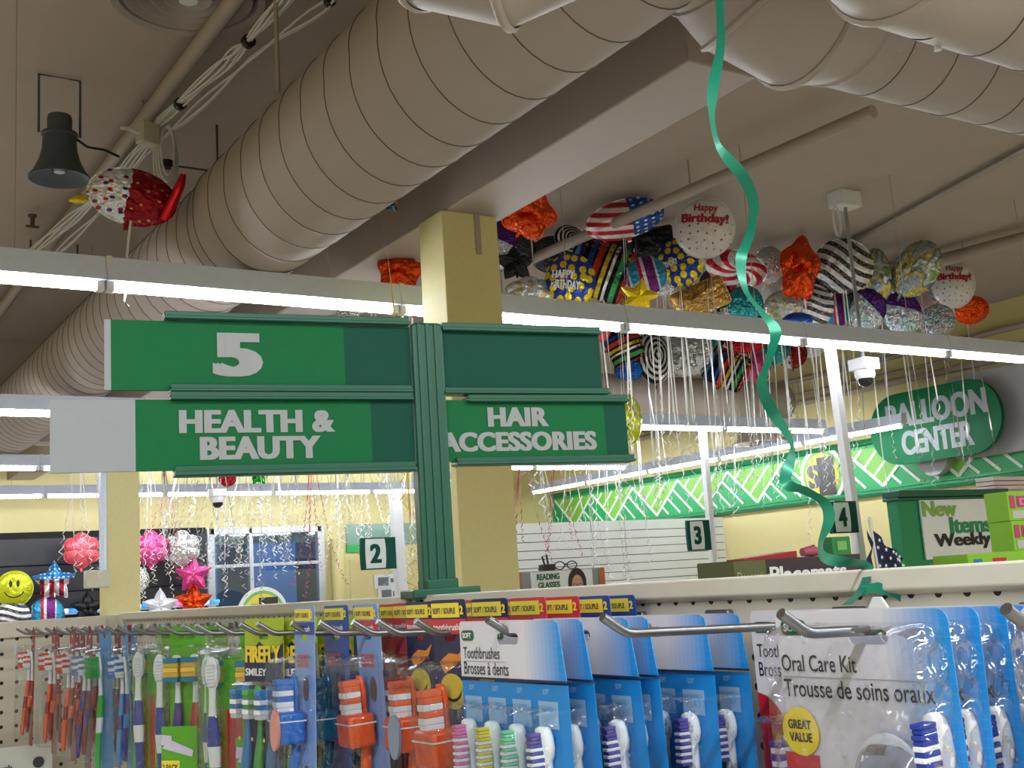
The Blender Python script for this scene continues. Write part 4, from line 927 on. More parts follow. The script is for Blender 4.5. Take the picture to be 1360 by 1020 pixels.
# --- oral care kit
def mk_kit():
    t = thing('oral_care_kit', 'x', 'oral care kit')
    sheet(t, 'card', rrect(-.074, -.235, .058, .0165, .008), HEADK, -.0004, .0004, [slot(.015, .0045)])
    MB().text('Oral Care Kit', -.0625, -.0245, .061, .0105, -.0011, off=.006).text('Trousse de soins oraux', -.0625, -.0405, .115, .011, -.0011, off=.006).build('lettering', PINK, t, smooth=0)
    MB().box(-.0625, -.0009, -.0282, .05, -.0005, -.0278).build('print_line', wm('line_grey', '#a5a6ad'), t, smooth=0)
    soft_badge(t, -.0595, -.0015, .021, .0095)
    MB().disc(-.052, -.0020, -.062, .0152, .0152).build('yellow_badge', wm('badge_sun', '#ecd22f', rough=.35), t, smooth=0)
    MB().text('GREAT', -.0615, -.0605, .019, .0058, -.0026, off=.02, heavy=.02).text('VALUE', -.0615, -.0685, .019, .0058, -.0026, off=.02, heavy=.02).build('lettering', PINK, t, smooth=0)
    sheet(t, 'red_panel', [(-.0678, -.234), (-.040, -.234), (-.040, -.0765), (-.0678, -.0755)], PRED, -.0014, -.0009)
    MB().text('toothbrush', -.064, -.0985, .021, .0048, -.002, off=.01).build('lettering', INKW, t, smooth=0)
    mr = MB().loft([(0, 0, 0, .0205, .0205), (0, 0, .006, .0205, .0205), (0, 0, .0065, .019, .019)], 30, 0, Matrix.Translation((-.012, -.002, -.112)) @ Matrix.Rotation(R(90), 4, 'X'))
    m_ = mr.build('dental_mirror', wm('mirror_violet', '#3a2f86', rough=.3), t)
    MB().disc(-.012, -.0086, -.112, .017, .017).build('mirror_glass', wm('mirror_face', '#8a8578', rough=.35, metal=.6), m_, smooth=0)
    MB().tube([(-.012, -.005, -.131), (-.012, -.005, -.23)], .004, 10).build('mirror_handle', wm('mirror_violet', '#3a2f86', rough=.3), m_)
    fan = [(.018+.031*math.cos(R(a)), -.108+.05*math.sin(R(a))) for a in range(40, 141, 10)]+[(.008, -.235), (.03, -.235)]
    fb = clear('floss_tray', '#e4e8f2', .2, .1)
    blister(t, -.008, -.233, .044, -.062, 0, .012, .018, .008, fb, 'floss_tray')
    sheet(t, 'floss_fan', fan, wm('fan_white', '#dfe2ee', rough=.3), -.008, -.005)
    brush(t, .054, -.007, -.0445, -.232, HANDW, [wm('bristle_navy', '#1d3b9c', rough=.6), BRW], [0, 0, 0, 0, 1, 0, 1, 0, 1, 0, 1, 0, 1, 1], w=.0085, bl=.0135, hl=.043, rows=14, tilt=-.003, bw=.0038, hs=1.35)
    film = clear('shrink_film', '#fcfdff', .13, .04, 1.0, 34, .035)
    blister(t, -.064, -.234, .064, .006, -.0005, .021, .012, .006, film, 'clear_cover')
    for o in t.children:
        if o.name.split('.')[0] != 'card': o.location = (-.0095, 0, .003)
    return t
# --- white card with two adult brushes and a red swoosh
def mk_duo():
    t = thing('toothbrush_pack', 'x', 'toothbrush pack')
    sheet(t, 'card', rrect(-.066, -.22, .066, .016, .006), PWHITE, -.0004, .0004, [slot()])
    soft_badge(t, -.062, -.002, .021, .009)
    MB().text('Toothbrushes', -.061, -.0215, .062, .0105, -.001, off=.006).text('Brosses à dents', -.061, -.037, .07, .0115, -.001, off=.006).build('lettering', PINK, t, smooth=0)
    sw = [(-.0655, -.219), (-.0655, -.05)]+[(-.0655+.06*math.sin(R(a)), -.05-.17*(1-math.cos(R(a)))) for a in range(10, 91, 10)]
    sheet(t, 'red_swoosh', sw[::-1], wm('swoosh_red', '#a81d2c', rough=.35), -.0012, -.0007)
    v = MB().text('2 PER PACK', 0, 0, .05, .006, -.0018, off=.02, M=Matrix.Translation((-.045, 0, -.19)) @ Matrix.Rotation(R(-90), 4, 'Y')); v.build('lettering', wm('ink_orange', '#e8912c'), t, smooth=0)
    for x in (-.03, .02): brush(t, x, -.007, -.08, -.215, HANDW, [wm('bristle_violet', '#5b4f9e'), BRW], [0, 1, 0, 1, 0, 1])
    blister(t, -.058, -.217, .06, -.065, 0, .024, .01, .005)
    return t
# --- children's blister pack: yellow-topped card, brush, travel cap
def mk_kids(card, capc, hand, b1, b2, strip, art, oval=None):
    t = thing('kids_toothbrush_pack', 'x', 'toothbrush pack')
    sheet(t, 'card', rrect(-.031, -.20, .031, .034, .004), card, -.0004, .0004, [slot(.009, .0035)])
    sheet(t, 'yellow_tab', [(-.029, .018), (.020, .018), (.020, .031), (-.029, .031)], PYEL, -.001, -.0006)
    MB().text('SOFT / SOUPLE', -.026, .0215, .04, .0052, -.0014, off=.02).build('lettering', NAVY, t, smooth=0)
    MB().text('2', .0222, .0205, .0058, .008, -.0014, off=.03, heavy=.03).build('lettering', PYEL, t, smooth=0)
    sheet(t, 'brand_strip', [(-.0305, .003), (.0305, .003), (.0305, .0165), (-.0305, .0165)], strip, -.001, -.0006)
    MB().text('toothbrush', -.027, .0065, .046, .006, -.0014, off=.02).build('lettering', INKW, t, smooth=0)
    if art == 'flame':
        fl = [(-.022, -.022), (-.004, -.014), (.012, -.015), (.026, -.008), (.018, -.019), (.004, -.026), (-.014, -.032)]
        sheet(t, 'flame_print', fl[::-1], wm('flame_orange', '#e0892e', rough=.4), -.0012, -.0007)
        e = MB().disc(-.002, -.0013, -.048, .022, .016); e.build('smile_print', wm('smile_yellow', '#d9c23f', rough=.4), t, smooth=0)
        MB().add([(-.002+.016*math.cos(R(a)), -.0018, -.044+s_*.0014+.012*math.sin(R(a))) for a in range(200, 341, 20) for s_ in (-1, 1)], [(2*i, 2*i+1, 2*i+3, 2*i+2) for i in range(7)]).build('smile_line', PINK, t, smooth=0)
        tb = MB()
        for q in range(6): tb.box(.006, -.0016, -.082-.0065*q, .024, -.0008, -.078-.0065*q)
        tb.build('red_print', wm('print_salmon', '#cf5a45'), t, smooth=0)
    else:
        MB().disc(.005, -.0013, -.055, .008, .013).build('portrait_print', wm('print_brown', '#6d5a58'), t, smooth=0)
        tb = MB()
        for q in range(3): tb.box(-.02, -.0016, -.022-.005*q, .012, -.0008, -.019-.005*q)
        tb.build('red_print', wm('print_salmon', '#cf5a45'), t, smooth=0)
        MB().disc(.004, -.0013, -.15, .009, .014).build('portrait_print', wm('print_brown', '#6d5a58'), t, smooth=0)
    brush(t, -.010, -.010, -.040, -.195, hand, [b1, b2], [0, 0, 1, 0, 1, 1], w=.0075, bl=.018, hl=.036)
    cb = MB().box(-.026, -.034, -.112, .012, -.004, -.078); cb.build('travel_cap', capc, t, bevel=.004)
    MB().box(-.0265, -.0345, -.0885, .0125, -.0035, -.0872).build('cap_seam', wm('cap_pale', '#dfe3ea', rough=.3), t, smooth=0)  # thin pale line round the travel cap
    if oval: MB().prism([(.004+.0125*math.cos(R(a)), -.096+.0215*math.sin(R(a))) for a in range(0, 360, 15)], -.0375, -.0345).build('oval_sticker', oval, t, smooth=30)
    blister(t, -.029, -.198, .024, -.020, 0, .037, .006, .004)
    return t
# --- slim pack: two-tone brush in a clear sleeve with a maroon back card
def mk_slim(card, hand, grip, b1, b2, two=True):
    t = thing('toothbrush_pack', 'x', 'toothbrush pack')
    sheet(t, 'card', rrect(-.02, -.235, .02, .012, .004), card, -.0004, .0004, [slot(.007, .0035)])
    MB().text('soft', -.016, -.021, .022, .007, -.001, off=.02).build('lettering', INKW, t, smooth=0)
    brush(t, 0, -.010, -.030, -.212, HANDW, [b1, b2], [0, 1, 0, 1, 0, 0], w=.0062, bl=.017, hl=.034, grip=grip, tilt=-.004)
    if two: brush(t, .012, -.006, -.034, -.206, HANDW, [b2, b1], [0, 1, 0, 1, 0, 0], w=.005, bl=.012, hl=.03, grip=(grip[1], grip[0]))
    blister(t, -.0185, -.22, .0185, -.020, 0, .033, .005, .004)
    ring = [(.005*math.cos(R(a)), 0, .012+.006*math.sin(R(a))) for a in range(0, 360, 30)]
    MB().tube(ring, .0013, 6, closed=True).build('hang_loop', card, t)
    return t
# --- twin pack on a green card, and the single with its ridged back outward on green and red
def mk_twin():
    t = thing('toothbrush_pack', 'x', 'toothbrush pack')
    sheet(t, 'card', rrect(-.034, -.24, .032, .014, .005), PGRN, -.0004, .0004, [slot(.011, .0035)])
    bm_ = [wm('bristle_teal', '#1f6f92', rough=.6), wm('bristle_amber', '#d9b24a', rough=.6)]
    for x, gp in ((-.016, wm('grip_violet', '#4a3d8f')), (.014, wm('grip_crimson', '#c22b3c'))):
        brush(t, x, -.010, -.026, -.215, HANDW, bm_, [0, 1, 1, 1, 0], w=.0085, bl=.012, hl=.034, rows=5, grip=(gp, HANDW), bw=.0125)
    sheet(t, 'insert', [(-.031, -.238), (.029, -.238), (.029, -.125), (-.031, -.125)], PGRN, -.026, -.0254)
    MB().prism([(-.028, -.155), (.022, -.167), (.024, -.158), (-.018, -.142)], -.028, -.0265).prism([(-.03, -.15), (-.012, -.152), (-.012, -.138), (-.028, -.136)], -.0285, -.027).build('brush_print', wm('print_lilac', '#c9c3df'), t, smooth=0)
    MB().box(-.030, -.0268, -.192, .0, -.0262, -.172).build('price_tab', PYEL, t, smooth=0)
    MB().text('2 PACK', -.028, -.187, .026, .01, -.0274, off=.02).build('lettering', PINK, t, smooth=0)
    blister(t, -.033, -.236, .031, -.012, 0, .025, .006, .003)
    return t
def mk_ridge():
    t = thing('toothbrush_pack', 'x', 'toothbrush pack')
    sheet(t, 'card', rrect(-.022, -.24, .032, -.03, .005), PGRN)
    sheet(t, 'clear_tab', rrect(-.021, -.031, .031, .008, .005), CLEAR, -.0004, .0004, [slot(.011, .0025)])
    sheet(t, 'red_side', [(.008, -.2395), (.0318, -.2395), (.0318, -.092), (.008, -.098)], wm('side_red', '#c01f30', rough=.35), -.0012, -.0007)
    o = brush(t, -.004, -.016, -.028, -.235, HANDW, [wm('bristle_teal', '#1f6f92', rough=.6), wm('bristle_amber', '#d9b24a', rough=.6)], [0, 1, 1, 1, 0], w=.010, bl=.012, hl=.036, rows=5, grip=(wm('grip_navy', '#28399c'), HANDW), turn=180)
    rd = MB()
    for q in range(7): rd.box(-.0095, -.0255, -.037-.0045*q, .0015, -.020, -.0352-.0045*q)
    rd.build('cheek_ridges', wm('ridge_white', '#dfe2e6', rough=.4), t, bevel=.0006)
    sp = MB().prism([(-.004+.0092*math.cos(R(a)), -.046+.0205*math.sin(R(a))) for a in range(0, 360, 18)], -.0235, -.016); sp.build('head_back', HANDW, t, smooth=40, bevel=.002)
    blister(t, -.022, -.238, .012, -.018, 0, .03, .006, .003)
    return t
def mk_fire():
    t = thing('kids_toothbrush_pack', 'x', 'toothbrush pack')
    sheet(t, 'card', rrect(-.046, -.23, .046, .022, .004), wm('card_olive', '#a8bd2c', rough=.35), -.0004, .0004, [slot(.011, .0035)])
    sheet(t, 'navy_print', [(-.0455, -.229), (.0455, -.229), (.0455, -.008), (.02, -.02), (-.01, -.006), (-.03, -.018), (-.0455, -.012)], NAVY, -.001, -.0006)
    MB().text('FIREFLY', -.042, -.031, .082, .02, -.0016, off=.03, heavy=.04).build('lettering', wm('ink_sun', '#efd437', rough=.4), t, smooth=0)
    MB().text('SMILEY', -.042, -.047, .05, .009, -.0016, off=.02, heavy=.02).build('lettering', INKW, t, smooth=0)
    for x, c_ in ((-.03, '#2f83cc'), (0, '#4fae4a'), (.028, '#2f83cc')):
        m_ = wm('brush_plastic_'+c_[1:], c_, rough=.3)
        brush(t, x, -.009, -.058, -.22, m_, [m_, BRW], [0, 0, 1, 0, 1, 1], w=.008, bl=.014, hl=.034)
        MB().disc(x-.001, -.0165, -.12, .0025, .0025).build('star_dot', PYEL, t, smooth=0)
    blister(t, -.043, -.228, .042, -.052, 0, .026, .008, .004)
    return t
def mk_green():
    t = thing('toothbrush_pack', 'x', 'toothbrush pack')
    sheet(t, 'card', rrect(-.022, -.235, .022, .012, .004), wm('card_sky', '#4d8fd0', rough=.35), -.0004, .0004, [slot(.007, .0035)])
    gm = wm('brush_green', '#2fb14b', rough=.3)
    brush(t, -.004, -.012, -.030, -.225, HANDW, [gm], None, w=.008, bl=.018, hl=.036, grip=(gm, HANDW))
    blister(t, -.02, -.23, .02, -.02, 0, .035, .006, .004)
    return t
TEALP = wm('cap_teal', '#0f5f86', rough=.25); ORNG = wm('cap_orange', '#e2562a', rough=.25); PURP = wm('cap_purple', '#3c2a86', rough=.25); BLUC = wm('cap_blue', '#1a66c0', rough=.25); REDC = wm('cap_red', '#a8202f', rough=.25); NAVC = wm('cap_navy', '#1a2f66', rough=.25)
LB = wm('card_lightblue', '#7fa0dc', rough=.3); DB = wm('card_deepblue', '#2b4fa0', rough=.3); RD = wm('card_scarlet', '#c8374a', rough=.3); STB = wm('strip_blue', '#24489c', rough=.35); STR = wm('strip_red', '#c93a44', rough=.35)
ORB = wm('bristle_orange', '#f06a3c', rough=.6); BLB = wm('bristle_blue', '#2f6fc4', rough=.6)
KIND = {
 'kit': (mk_kit, 'oral care kit in clear cover', 0),
 'four': (lambda: mk_four(C4), 'blue and white pack of four white toothbrushes', 0),
 'duo': (mk_duo, 'white toothbrush card with a red swoosh', 0),
 'navy': (lambda: mk_kids(NAVY, ORNG, ORNG, ORB, BRW, STR, 'flame'), 'navy flame print toothbrush card with orange cap', 0),
 'ovalnavy': (lambda: mk_kids(NAVY, ORNG, ORNG, ORB, BRW, STR, 'flame', wm('sticker_grey', '#7f8ea6', rough=.3)), 'orange toothbrush blister with grey oval sticker', 0),
 'orange': (lambda: mk_kids(LB, ORNG, ORNG, ORB, BRW, STR, 'face'), 'orange toothbrush blister on a pale blue card', 0),
 'blue': (lambda: mk_kids(LB, BLUC, BLUC, BLB, BRW, STB, 'face', wm('sticker_coral', '#d48f84', rough=.35)), 'blue toothbrush blister with a coral oval sticker', 0),
 'teal': (lambda: mk_kids(DB, TEALP, TEALP, TEALP, TEALP, STB, 'face'), 'dark teal toothbrush blister with travel cap', 0),
 'purple': (lambda: mk_kids(RD, PURP, PURP, PURP, PURP, STR, 'face'), 'purple toothbrush blister on a red card', 0),
 'redkid': (lambda: mk_kids(RD, REDC, REDC, REDC, BRW, STR, 'face'), 'red toothbrush blister with yellow tab', 0),
 'bluetab': (lambda: mk_kids(DB, NAVC, NAVC, NAVC, BRW, STB, 'face'), 'navy toothbrush blister with blue strip', 0),
 'fire': (mk_fire, 'olive and navy smiley print toothbrush card', 8),
 'twin': (mk_twin, 'green card with two banded-bristle toothbrushes', 40),
 'ridge': (mk_ridge, 'green and red pack, white ridged brush back outward', 48),
 'slim': (lambda: mk_slim(wm('card_maroon', '#8e2030', rough=.35), HANDW, (wm('grip_orange', '#ea5a34', rough=.3), wm('grip_maroon', '#8c1626', rough=.3)), wm('bristle_scarlet', '#d8452f', rough=.6), BRW), 'slim red and orange toothbrush pack', 0),
 'violet': (lambda: mk_slim(wm('card_violet', '#7a2440', rough=.35), HANDW, (wm('grip_indigo', '#43338c', rough=.3), wm('grip_maroon', '#8c1626', rough=.3)), wm('bristle_steel', '#6f86b0', rough=.6), BRW), 'slim violet and maroon toothbrush pack', 0),
 'skyblue': (lambda: mk_slim(wm('card_sky', '#4d8fd0', rough=.35), HANDW, (wm('grip_sky', '#3f86c9', rough=.3), wm('grip_indigo', '#43338c', rough=.3)), BLB, BRW), 'slim sky blue toothbrush pack', 0),
 'green': (mk_green, 'pack with a bright green toothbrush', 12),
}
PLAN = {0: [('kit', .615), ('kit', .645)],
 1: [('kit', .568), ('kit', .597), ('kit', .622), ('kit', .648), ('kit', .676)],
 2: [('duo', .700), ('duo', .722)],
 3: [('four', .516), ('four', .543), ('four', .588), ('four', .608), ('four', .664), ('four', .706)],
 4: [('navy', .532), ('navy', .575), ('redkid', .618), ('redkid', .655), ('bluetab', .692), ('bluetab', .725)],
 5: [('redkid', .61), ('redkid', .65), ('navy', .69), ('redkid', .725)],
 6: [('ovalnavy', .572), ('redkid', .62), ('navy', .67), ('redkid', .71)],
 7: [('orange', .552), ('redkid', .60), ('redkid', .645), ('bluetab', .69)],
 8: [('blue', .512), ('teal', .550), ('teal', .586), ('purple', .622), ('redkid', .66), ('bluetab', .70)],
 9: [('fire', .545), ('fire', .60)], 10: [('fire', .526), ('fire', .57)],
 11: [('twin', .56), ('twin', .61)], 12: [('ridge', .53), ('twin', .60)], 13: [('ridge', .545), ('ridge', .61)], 14: [('twin', .535), ('ridge', .585)],
 15: [('ridge', .526), ('twin', .59)], 16: [('twin', .57)], 17: [('ridge', .545), ('twin', .59)], 18: [('skyblue', .53), ('skyblue', .59)],
 19: [('green', .515), ('skyblue', .565)], 20: [('violet', .51), ('violet', .56)], 21: [('slim', .55), ('slim', .60)],
 22: [('slim', .51), ('slim', .56), ('slim', .62)], 24: [('slim', .515), ('slim', .56), ('slim', .61)], 26: [('slim', .515), ('slim', .565), ('slim', .62)]}
PR = {}
random.seed(5)
for h, lst in PLAN.items():
    for j, (kd, x) in enumerate(lst):
        fn, desc, yaw = KIND[kd]
        if kd in PR: t = copy_tree(PR[kd])
        else: t = PR[kd] = fn()
        t.location = (x, HY[h], HZ-.0045-.009*(x-.52)/.23); t.rotation_euler = (R(random.uniform(-1.5, 2.5)), 0, R(-90+yaw+random.uniform(-2, 2)))
        t['category'] = 'oral care kit' if kd == 'kit' else 'toothbrush pack'; t['group'] = 'packs hanging on the peg hooks'
        pos = 'front' if j == 0 else ORD[j+1]
        t['label'] = '%s, %s on the %s hook from right' % (desc, pos, ORD[h+1])

# ------------------------------------------------------------------ goods seen over the top rail
g3 = thing('low_gondola', 'low beige shelving across the aisle, hidden behind the top rail', 'shelving', (2.6, 2.1, -EYE))
MB().box(-.85, -.5, 0, 1.1, .5, EYE-.07).build('body', BEIGE, g3, smooth=0)
MB().box(-.87, -.52, EYE-.07, 1.12, .52, EYE-.045).build('top', BEIGE, g3, smooth=0)
zt = -.045
p = at(1060, 745, 1, 1.95)
t = thing('placemat_box', 'black placemats carton with white lettering and an olive end', 'box', (p.x, 1.95, zt))
MB().box(-.20, 0, 0, .21, .12, .066).build('carton', wm('carton_black', '#33262f', rough=.5), t, smooth=0)
MB().box(-.202, -.001, .0, -.105, .121, .065).build('olive_end', wm('carton_olive', '#5a6334', rough=.5), t, smooth=0)
MB().text('Placemats', -.095, .012, .25, .036, -.002, off=.02, heavy=.01).build('lettering', INKW, t, smooth=0)
MB().text('Decorative', -.195, .02, .1, .02, -.003, off=.0).build('lettering', wm('ink_cream', '#b9b48a'), t, smooth=0)
for lb, dx, c_, nm in (('red folder edge lying on the placemats carton', -.02, '#b3202c', 'folder'), ('pink patterned bundle on the placemats carton', .13, '#c9607e', 'bundle'), ('small green carton standing by the white post', .20, '#1f8a45', 'carton')):
    t = thing(nm, lb, nm, (p.x+dx, 2.0, zt+.066))
    if nm == 'folder': MB().prism([(-.1, .0), (.07, .0), (.07, .016), (-.1, .004)], 0, .06).build('cover', wm('folder_red', c_), t, smooth=0)
    elif nm == 'bundle': MB().tube([(-.03, .03, .012), (0, .03, .014), (.03, .03, .012)], [.01, .014, .009], 10).build('roll', wm('bundle_pink', c_), t); MB().tube([(0, .03, .0), (.01, .03, .028)], .004, 6).build('band', BLK, t)
    else: MB().box(-.005, .02, 0, .06, .05, .045).build('carton_body', wm('carton_green', c_), t, smooth=0); MB().box(.012, .0185, .012, .045, .0195, .034).build('label', wm('carton_lime', '#7fbf6a'), t, smooth=0)
p = at(1166, 752, 1, 2.15)
t = thing('hand_flag', 'small flag with white stars on a white stick standing behind the rail', 'flag', (p.x, 2.15, zt))
MB().tube([(0, 0, 0), (-.012, 0, .156)], .004, 8).build('stick', WHT, t); MB().lathe([(.0005, .149), (.005, .152), (.0062, .157), (.004, .163), (.0005, .165)], 12, 0, Matrix.Translation((-.012, 0, 0))).build('ball_tip', WHT, t)
fl = NT('flag_cloth', .8)
# white five-pointed stars on navy
fl.m = wm('flag_navy', '#1f2547', rough=.85)
NXF, NZF = 16, 12; vs = []
def flagp(u, v): return (-.009+.125*u*(.55+.45*(1-v))-.016*(1-v)*0+.02*u, .018*math.sin(u*7+v*3)*u+.012*math.sin(v*9)*u, .108*(v)*(1-.55*u)-.0*u+.023+.0*v)
for i in range(NXF+1):
    for j in range(NZF+1): vs.append(flagp(i/NXF, j/NZF))
fs = [(i*(NZF+1)+j, (i+1)*(NZF+1)+j, (i+1)*(NZF+1)+j+1, i*(NZF+1)+j+1) for i in range(NXF) for j in range(NZF)]
cl_ = MB().add(vs, fs); cl_.add([(-.012-.03*(1-v)*u, .004+.01*math.sin(v*8), .108*v*1.0*(1-.2*u)+.023) for u in (0, 1) for v in (0, .33, .66, 1)], [(0, 4, 5, 1), (1, 5, 6, 2), (2, 6, 7, 3)])
fo = cl_.build('cloth', fl.m, t)
sm_ = MB()
for a in range(4):
    for b_ in range(5):
        u, v = .12+.2*b_+(.1 if a % 2 else 0), .1+.24*a
        if u > .98: continue
        q = Vector(flagp(u, v)); r_ = .0065
        sm_.add([(q.x+r_*(1 if k % 2 == 0 else .42)*math.sin(R(36*k)), flagp(min(1, u), v)[1]-.004, q.z+r_*(1 if k % 2 == 0 else .42)*math.cos(R(36*k))) for k in range(10)], [list(range(10))])
sm_.build('stars', INKW, fo, smooth=0)
# header board «New Items Weekly»
t = thing('endcap_header', 'green endcap header with a white new items weekly poster', 'sign', (4.66, 3.5, -EYE))
zz = EYE
def wq(x, y): q_ = at(x, y, 1, 3.5); return q_.x-4.66, q_.z+EYE
x0_, z1_ = wq(1190, 652); x1_ = wq(1332, 650)[0]
MB().box(x0_, 0, 0, x1_+.3, .06, z1_-.02).build('board', wm('endcap_green', '#008556', rough=.4), t, smooth=0)
MB().box(x0_-.015, -.03, z1_-.03, x1_, .07, z1_).box(x0_-.015, -.02, z1_-.045, x1_, .07, z1_-.032).build('top_rail', GRND, t, smooth=0, bevel=.003)
xa, za = wq(1214, 662); xb, zb_ = wq(1345, 736)
MB().box(xa+.02, -.012, zb_, xb, -.004, za).build('poster', wm('poster_white', '#e4e7e9', rough=.4), t, smooth=0)
def wtext(s_, pa, pb, m_, hv=.03):
    (a0, c0), (a1, c1) = wq(*pa), wq(*pb); MB().text(s_, a0, c0, a1-a0, c1-c0, -.0145, off=.02, heavy=hv).build('lettering', m_, t, smooth=0)
wtext('New', (1223, 687), (1265, 665), wm('ink_lime', '#7fb04a')); wtext('Items', (1260, 709), (1311, 685), wm('ink_green', '#1f8a55')); wtext('Weekly', (1240, 732), (1311, 706), wm('ink_coal', '#1c1b1d'))
# green snack cartons
bx = [(0, 0, 0), (0, 0, .0)]
def carton(label, x, y, z, w, h, d, flat=False):
    t = thing('snack_carton', label, 'carton', (x, y, z), R(-6), 'green snack cartons on the low shelving')
    MB().box(0, 0, 0, w, d, h).build('body', wm('carton_lime_green', '#8ecb2f', rough=.35), t, smooth=0, bevel=.002)
    if not flat:
        MB().box(.008, -.0015, h*.42, .028, -.0005, h*.86).box(.036, -.0015, h*.45, w*.8, -.0005, h*.84).build('pink_print', wm('print_magenta', '#c23a76', rough=.4), t, smooth=0)
        MB().text('DUO', .045, h*.52, w*.45, h*.24, -.003, off=.03, heavy=.04).build('lettering', wm('ink_rose', '#e58aa9'), t, smooth=0)
        MB().disc(w*.86, -.002, h*.64, w*.07, h*.18).build('figure_print', wm('print_skin', '#dba08c', rough=.5), t, smooth=0)
        MB().box(.012, -.0015, .006, w-.01, -.0005, h*.34).build('facts_panel', wm('facts_grey', '#c4c6c0', rough=.5), t, smooth=0)
    else:
        MB().box(.02, -.0015, h*.3, .05, -.0005, h*.7).build('blue_print', wm('print_cyan', '#2f7fb0'), t, smooth=0); MB().box(.09, -.0015, h*.3, .14, -.0005, h*.7).build('red_print', PRED, t, smooth=0)
q = at(1268, 742, 1, 2.0); q2 = at(1331, 700, 1, 2.05)
carton('flat lime green carton under the stacked snack cartons', q.x, 1.96, zt, .24, .049, .12, True)
carton('lower pink printed lime green carton in the stack of two', q2.x, 2.02, zt+.0495, .2, .083, .08)
carton('upper pink printed lime green carton in the stack of two', q2.x-.004, 2.02, zt+.1328, .2, .082, .08)
t = thing('paper_stack', 'pale stack of flat packs on top of the green header', 'stack', (5.12, 3.53, z1_-EYE))
for k_ in range(3): MB().box(-.1, -.02, .022*k_, .4, .08, .022*k_+.018).build('flat_pack', wm('pack_pale', '#d8c6c4', rough=.5), t, smooth=0)
# reading glasses stand
t = thing('glasses_stand', 'reading glasses display stand with a portrait poster on top', 'display', (3.11, 4.5, -EYE))
zc_ = at(740, 757, 1, 4.5).z+EYE; xl, xr = at(685, 765, 1, 4.5).x-3.11, at(803, 760, 1, 4.5).x-3.11
MB().box(xl+.02, 0, 0, xr-.02, .3, zc_-.25).build('stand', GREY, t, smooth=0)
MB().box(xl, .0, zc_-.25, xl+.03, .06, zc_).build('wood_side', wm('wood_orange', '#b06a3c', rough=.5), t, smooth=0); MB().box(xr-.03, .0, zc_-.25, xr, .06, zc_).build('wood_side', wm('wood_orange', '#b06a3c', rough=.5), t, smooth=0)
MB().box(xl+.03, .01, zc_-.25, xr-.03, .05, zc_).build('board', wm('stand_grey', '#8c8f94', rough=.4), t, smooth=0)
pw = xr-xl
MB().box(xl+pw*.17, .004, zc_-.25, xr-pw*.14, .0095, zc_-.004).build('poster', wm('poster_white', '#e4e7e9'), t, smooth=0)
MB().text('READING', xl+pw*.23, zc_-.042, pw*.25, .028, .002, off=.03, heavy=.03).text('GLASSES', xl+pw*.24, zc_-.08, pw*.24, .028, .002, off=.03, heavy=.03).build('lettering', DGRN, t, smooth=0)
fx = xl+pw*.68
pr = MB().disc(fx, .0030, zc_-.06, .052, .065, 0).box(fx-.052, .0028, zc_-.25, fx-.02, .0032, zc_-.06, 0).box(fx+.02, .0028, zc_-.25, fx+.052, .0032, zc_-.06, 0)
pr.disc(fx, .0024, zc_-.075, .032, .048, 1).box(fx-.02, .0022, zc_-.25, fx+.02, .0026, zc_-.11, 1)
pr.disc(fx, .0018, zc_-.104, .01, .0035, 2)
for s_ in (-1, 1): pr.tube([(fx+s_*.014+.011*math.cos(R(a)), .001, zc_-.074+.007*math.sin(R(a))) for a in range(0, 360, 30)], .0012, 5, 0, closed=True)
pr.build('portrait_print', [wm('print_hair', '#2a1f1d'), wm('print_face', '#c99678'), wm('print_lips', '#a8494a')], t, smooth=0)
gg = thing('eyeglasses', 'dark eyeglasses lying on top of the reading glasses stand', 'glasses', (3.11+xl+pw*.6, 4.53, zc_-EYE+.02))
for s_ in (-1, 1): MB().tube([(s_*.035+.028*math.cos(R(a)), 0, .018*math.sin(R(a))) for a in range(0, 360, 24)], .003, 6, closed=True).build('rim', BLK, gg)
MB().tube([(-.008, 0, .006), (.008, 0, .006)], .003, 6).build('bridge', BLK, gg)
for s_ in (-1, 1): MB().tube([(s_*.062, 0, .008), (s_*.07, .1, .004), (s_*.07, .13, -.012)], .0025, 6).build('temple', BLK, gg)
gg = thing('cable_clip', 'black clip holding curled ribbon ends on the reading glasses stand', 'clip', (3.11+xl+pw*.40, 4.53, zc_-EYE))
MB().box(-.035, -.02, 0, .03, .03, .03).build('jaw', BLK, gg, bevel=.004); MB().tube([(-.02, 0, .03), (-.03, 0, .065), (-.005, 0, .07), (.0, 0, .03)], .005, 6).build('lever', BLK, gg)

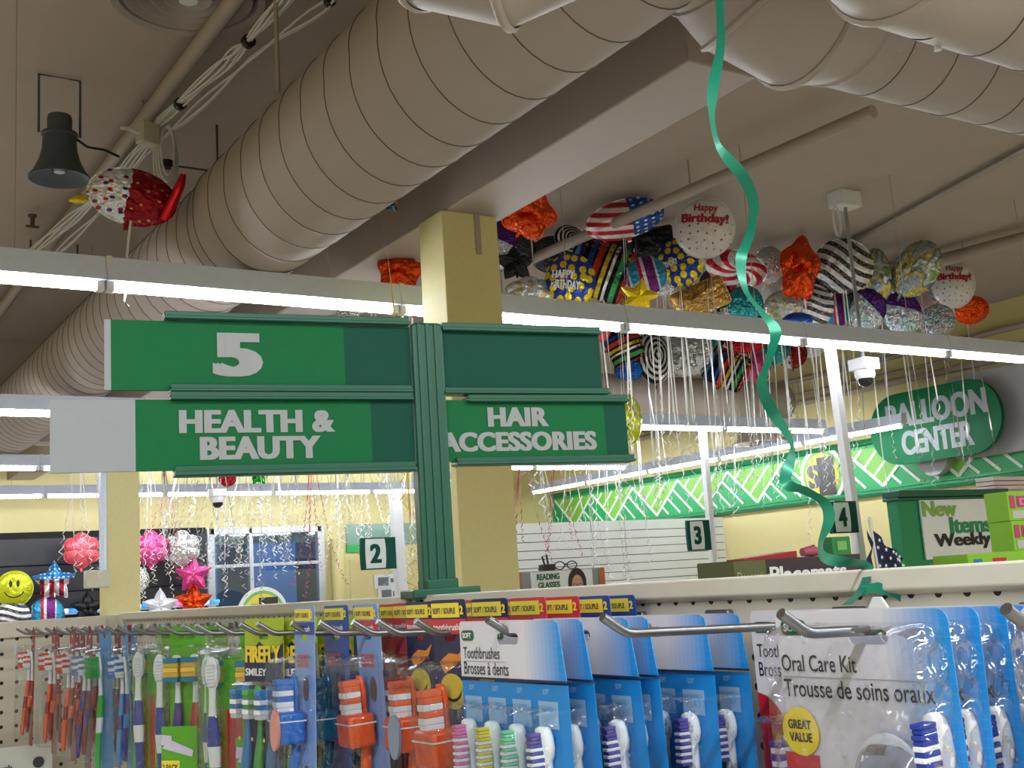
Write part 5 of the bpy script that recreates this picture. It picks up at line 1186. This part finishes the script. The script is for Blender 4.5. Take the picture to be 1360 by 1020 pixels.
# ------------------------------------------------------------------ teal ribbon curling down in front of everything
pts = [(950, -190), (957, -60), (956, 0), (957, 60), (948, 110), (945, 150), (955, 195), (985, 232), (1001, 270), (996, 310), (984, 345), (990, 385), (1012, 415), (1030, 440), (1022, 475), (1012, 510), (1025, 545), (1048, 580), (1052, 605), (1043, 640), (1070, 652), (1095, 668), (1101, 690), (1090, 722), (1098, 742), (1145, 749), (1152, 762), (1142, 785), (1125, 803)]
YR = .63
P = [at(x, y, 1, YR+.012*math.sin(i*.8)) for i, (x, y) in enumerate(pts)]
P = [Vector((P[0].x, P[0].y, ZC-.01))]+[Vector((P[0].x+.01, P[0].y, 1.0))]+P
S = []
for i in range(len(P)-1):      # smooth the path (Catmull-Rom)
    p0, p1, p2, p3 = P[max(i-1, 0)], P[i], P[i+1], P[min(i+2, len(P)-1)]
    for q in range(8):
        u = q/8; S.append(.5*((2*p1)+(p2-p0)*u+(2*p0-5*p1+4*p2-p3)*u*u+(3*p1-p0-3*p2+p3)*u**3))
S.append(P[-1]); c0 = Vector((P[0].x, P[0].y, 1.0)); wd_ = []
right_ = Vector((math.cos(YAW), -math.sin(YAW), 0))
for i, s_ in enumerate(S):
    tg = (S[min(i+1, len(S)-1)]-S[max(i-1, 0)]).normalized(); tw = .92*math.sin(i*.13+.2)
    wv = (right_*math.cos(tw)+Vector((math.sin(YAW), math.cos(YAW), 0))*math.sin(tw)+Vector((0, 0, .2))); wv = (wv-tg*wv.dot(tg)).normalized(); wd_.append(wv)
t = thing('gift_ribbon', 'teal curling ribbon hanging from above to the oral care kits', 'ribbon', c0)
MB().strip([s_-c0 for s_ in S], .0088, wd_).build('ribbon_strand', wm('ribbon_teal_satin', '#178468', rough=.28, metal=.25), t)
e0 = P[-2]-c0
MB().strip([e0, e0+Vector((.012, -.006, .002)), e0+Vector((.026, -.014, -.003)), e0+Vector((.035, -.02, -.014))], .0085, [Vector((.2, -.3, .9)).normalized()]*4).build('loose_end', wm('ribbon_teal_satin', '#1d9a7c'), t)
p = at(1166, 800, 0, .70)
t = thing('ribbon_tag', 'small white plastic tag at the lower end of the teal ribbon', 'tag', p)
MB().prism([(-.009, -.03), (.009, -.03), (.009, -.003), (.004, .004), (-.004, .004), (-.009, -.003)], -.001, .001).build('tag_sheet', WHT, t, smooth=0, bevel=.0005)
t.rotation_euler = (0, 0, R(-90))
for o in list(scene.objects):   # everything above was placed by its height over the eye
    if o.parent is None: o.location.z += EYE
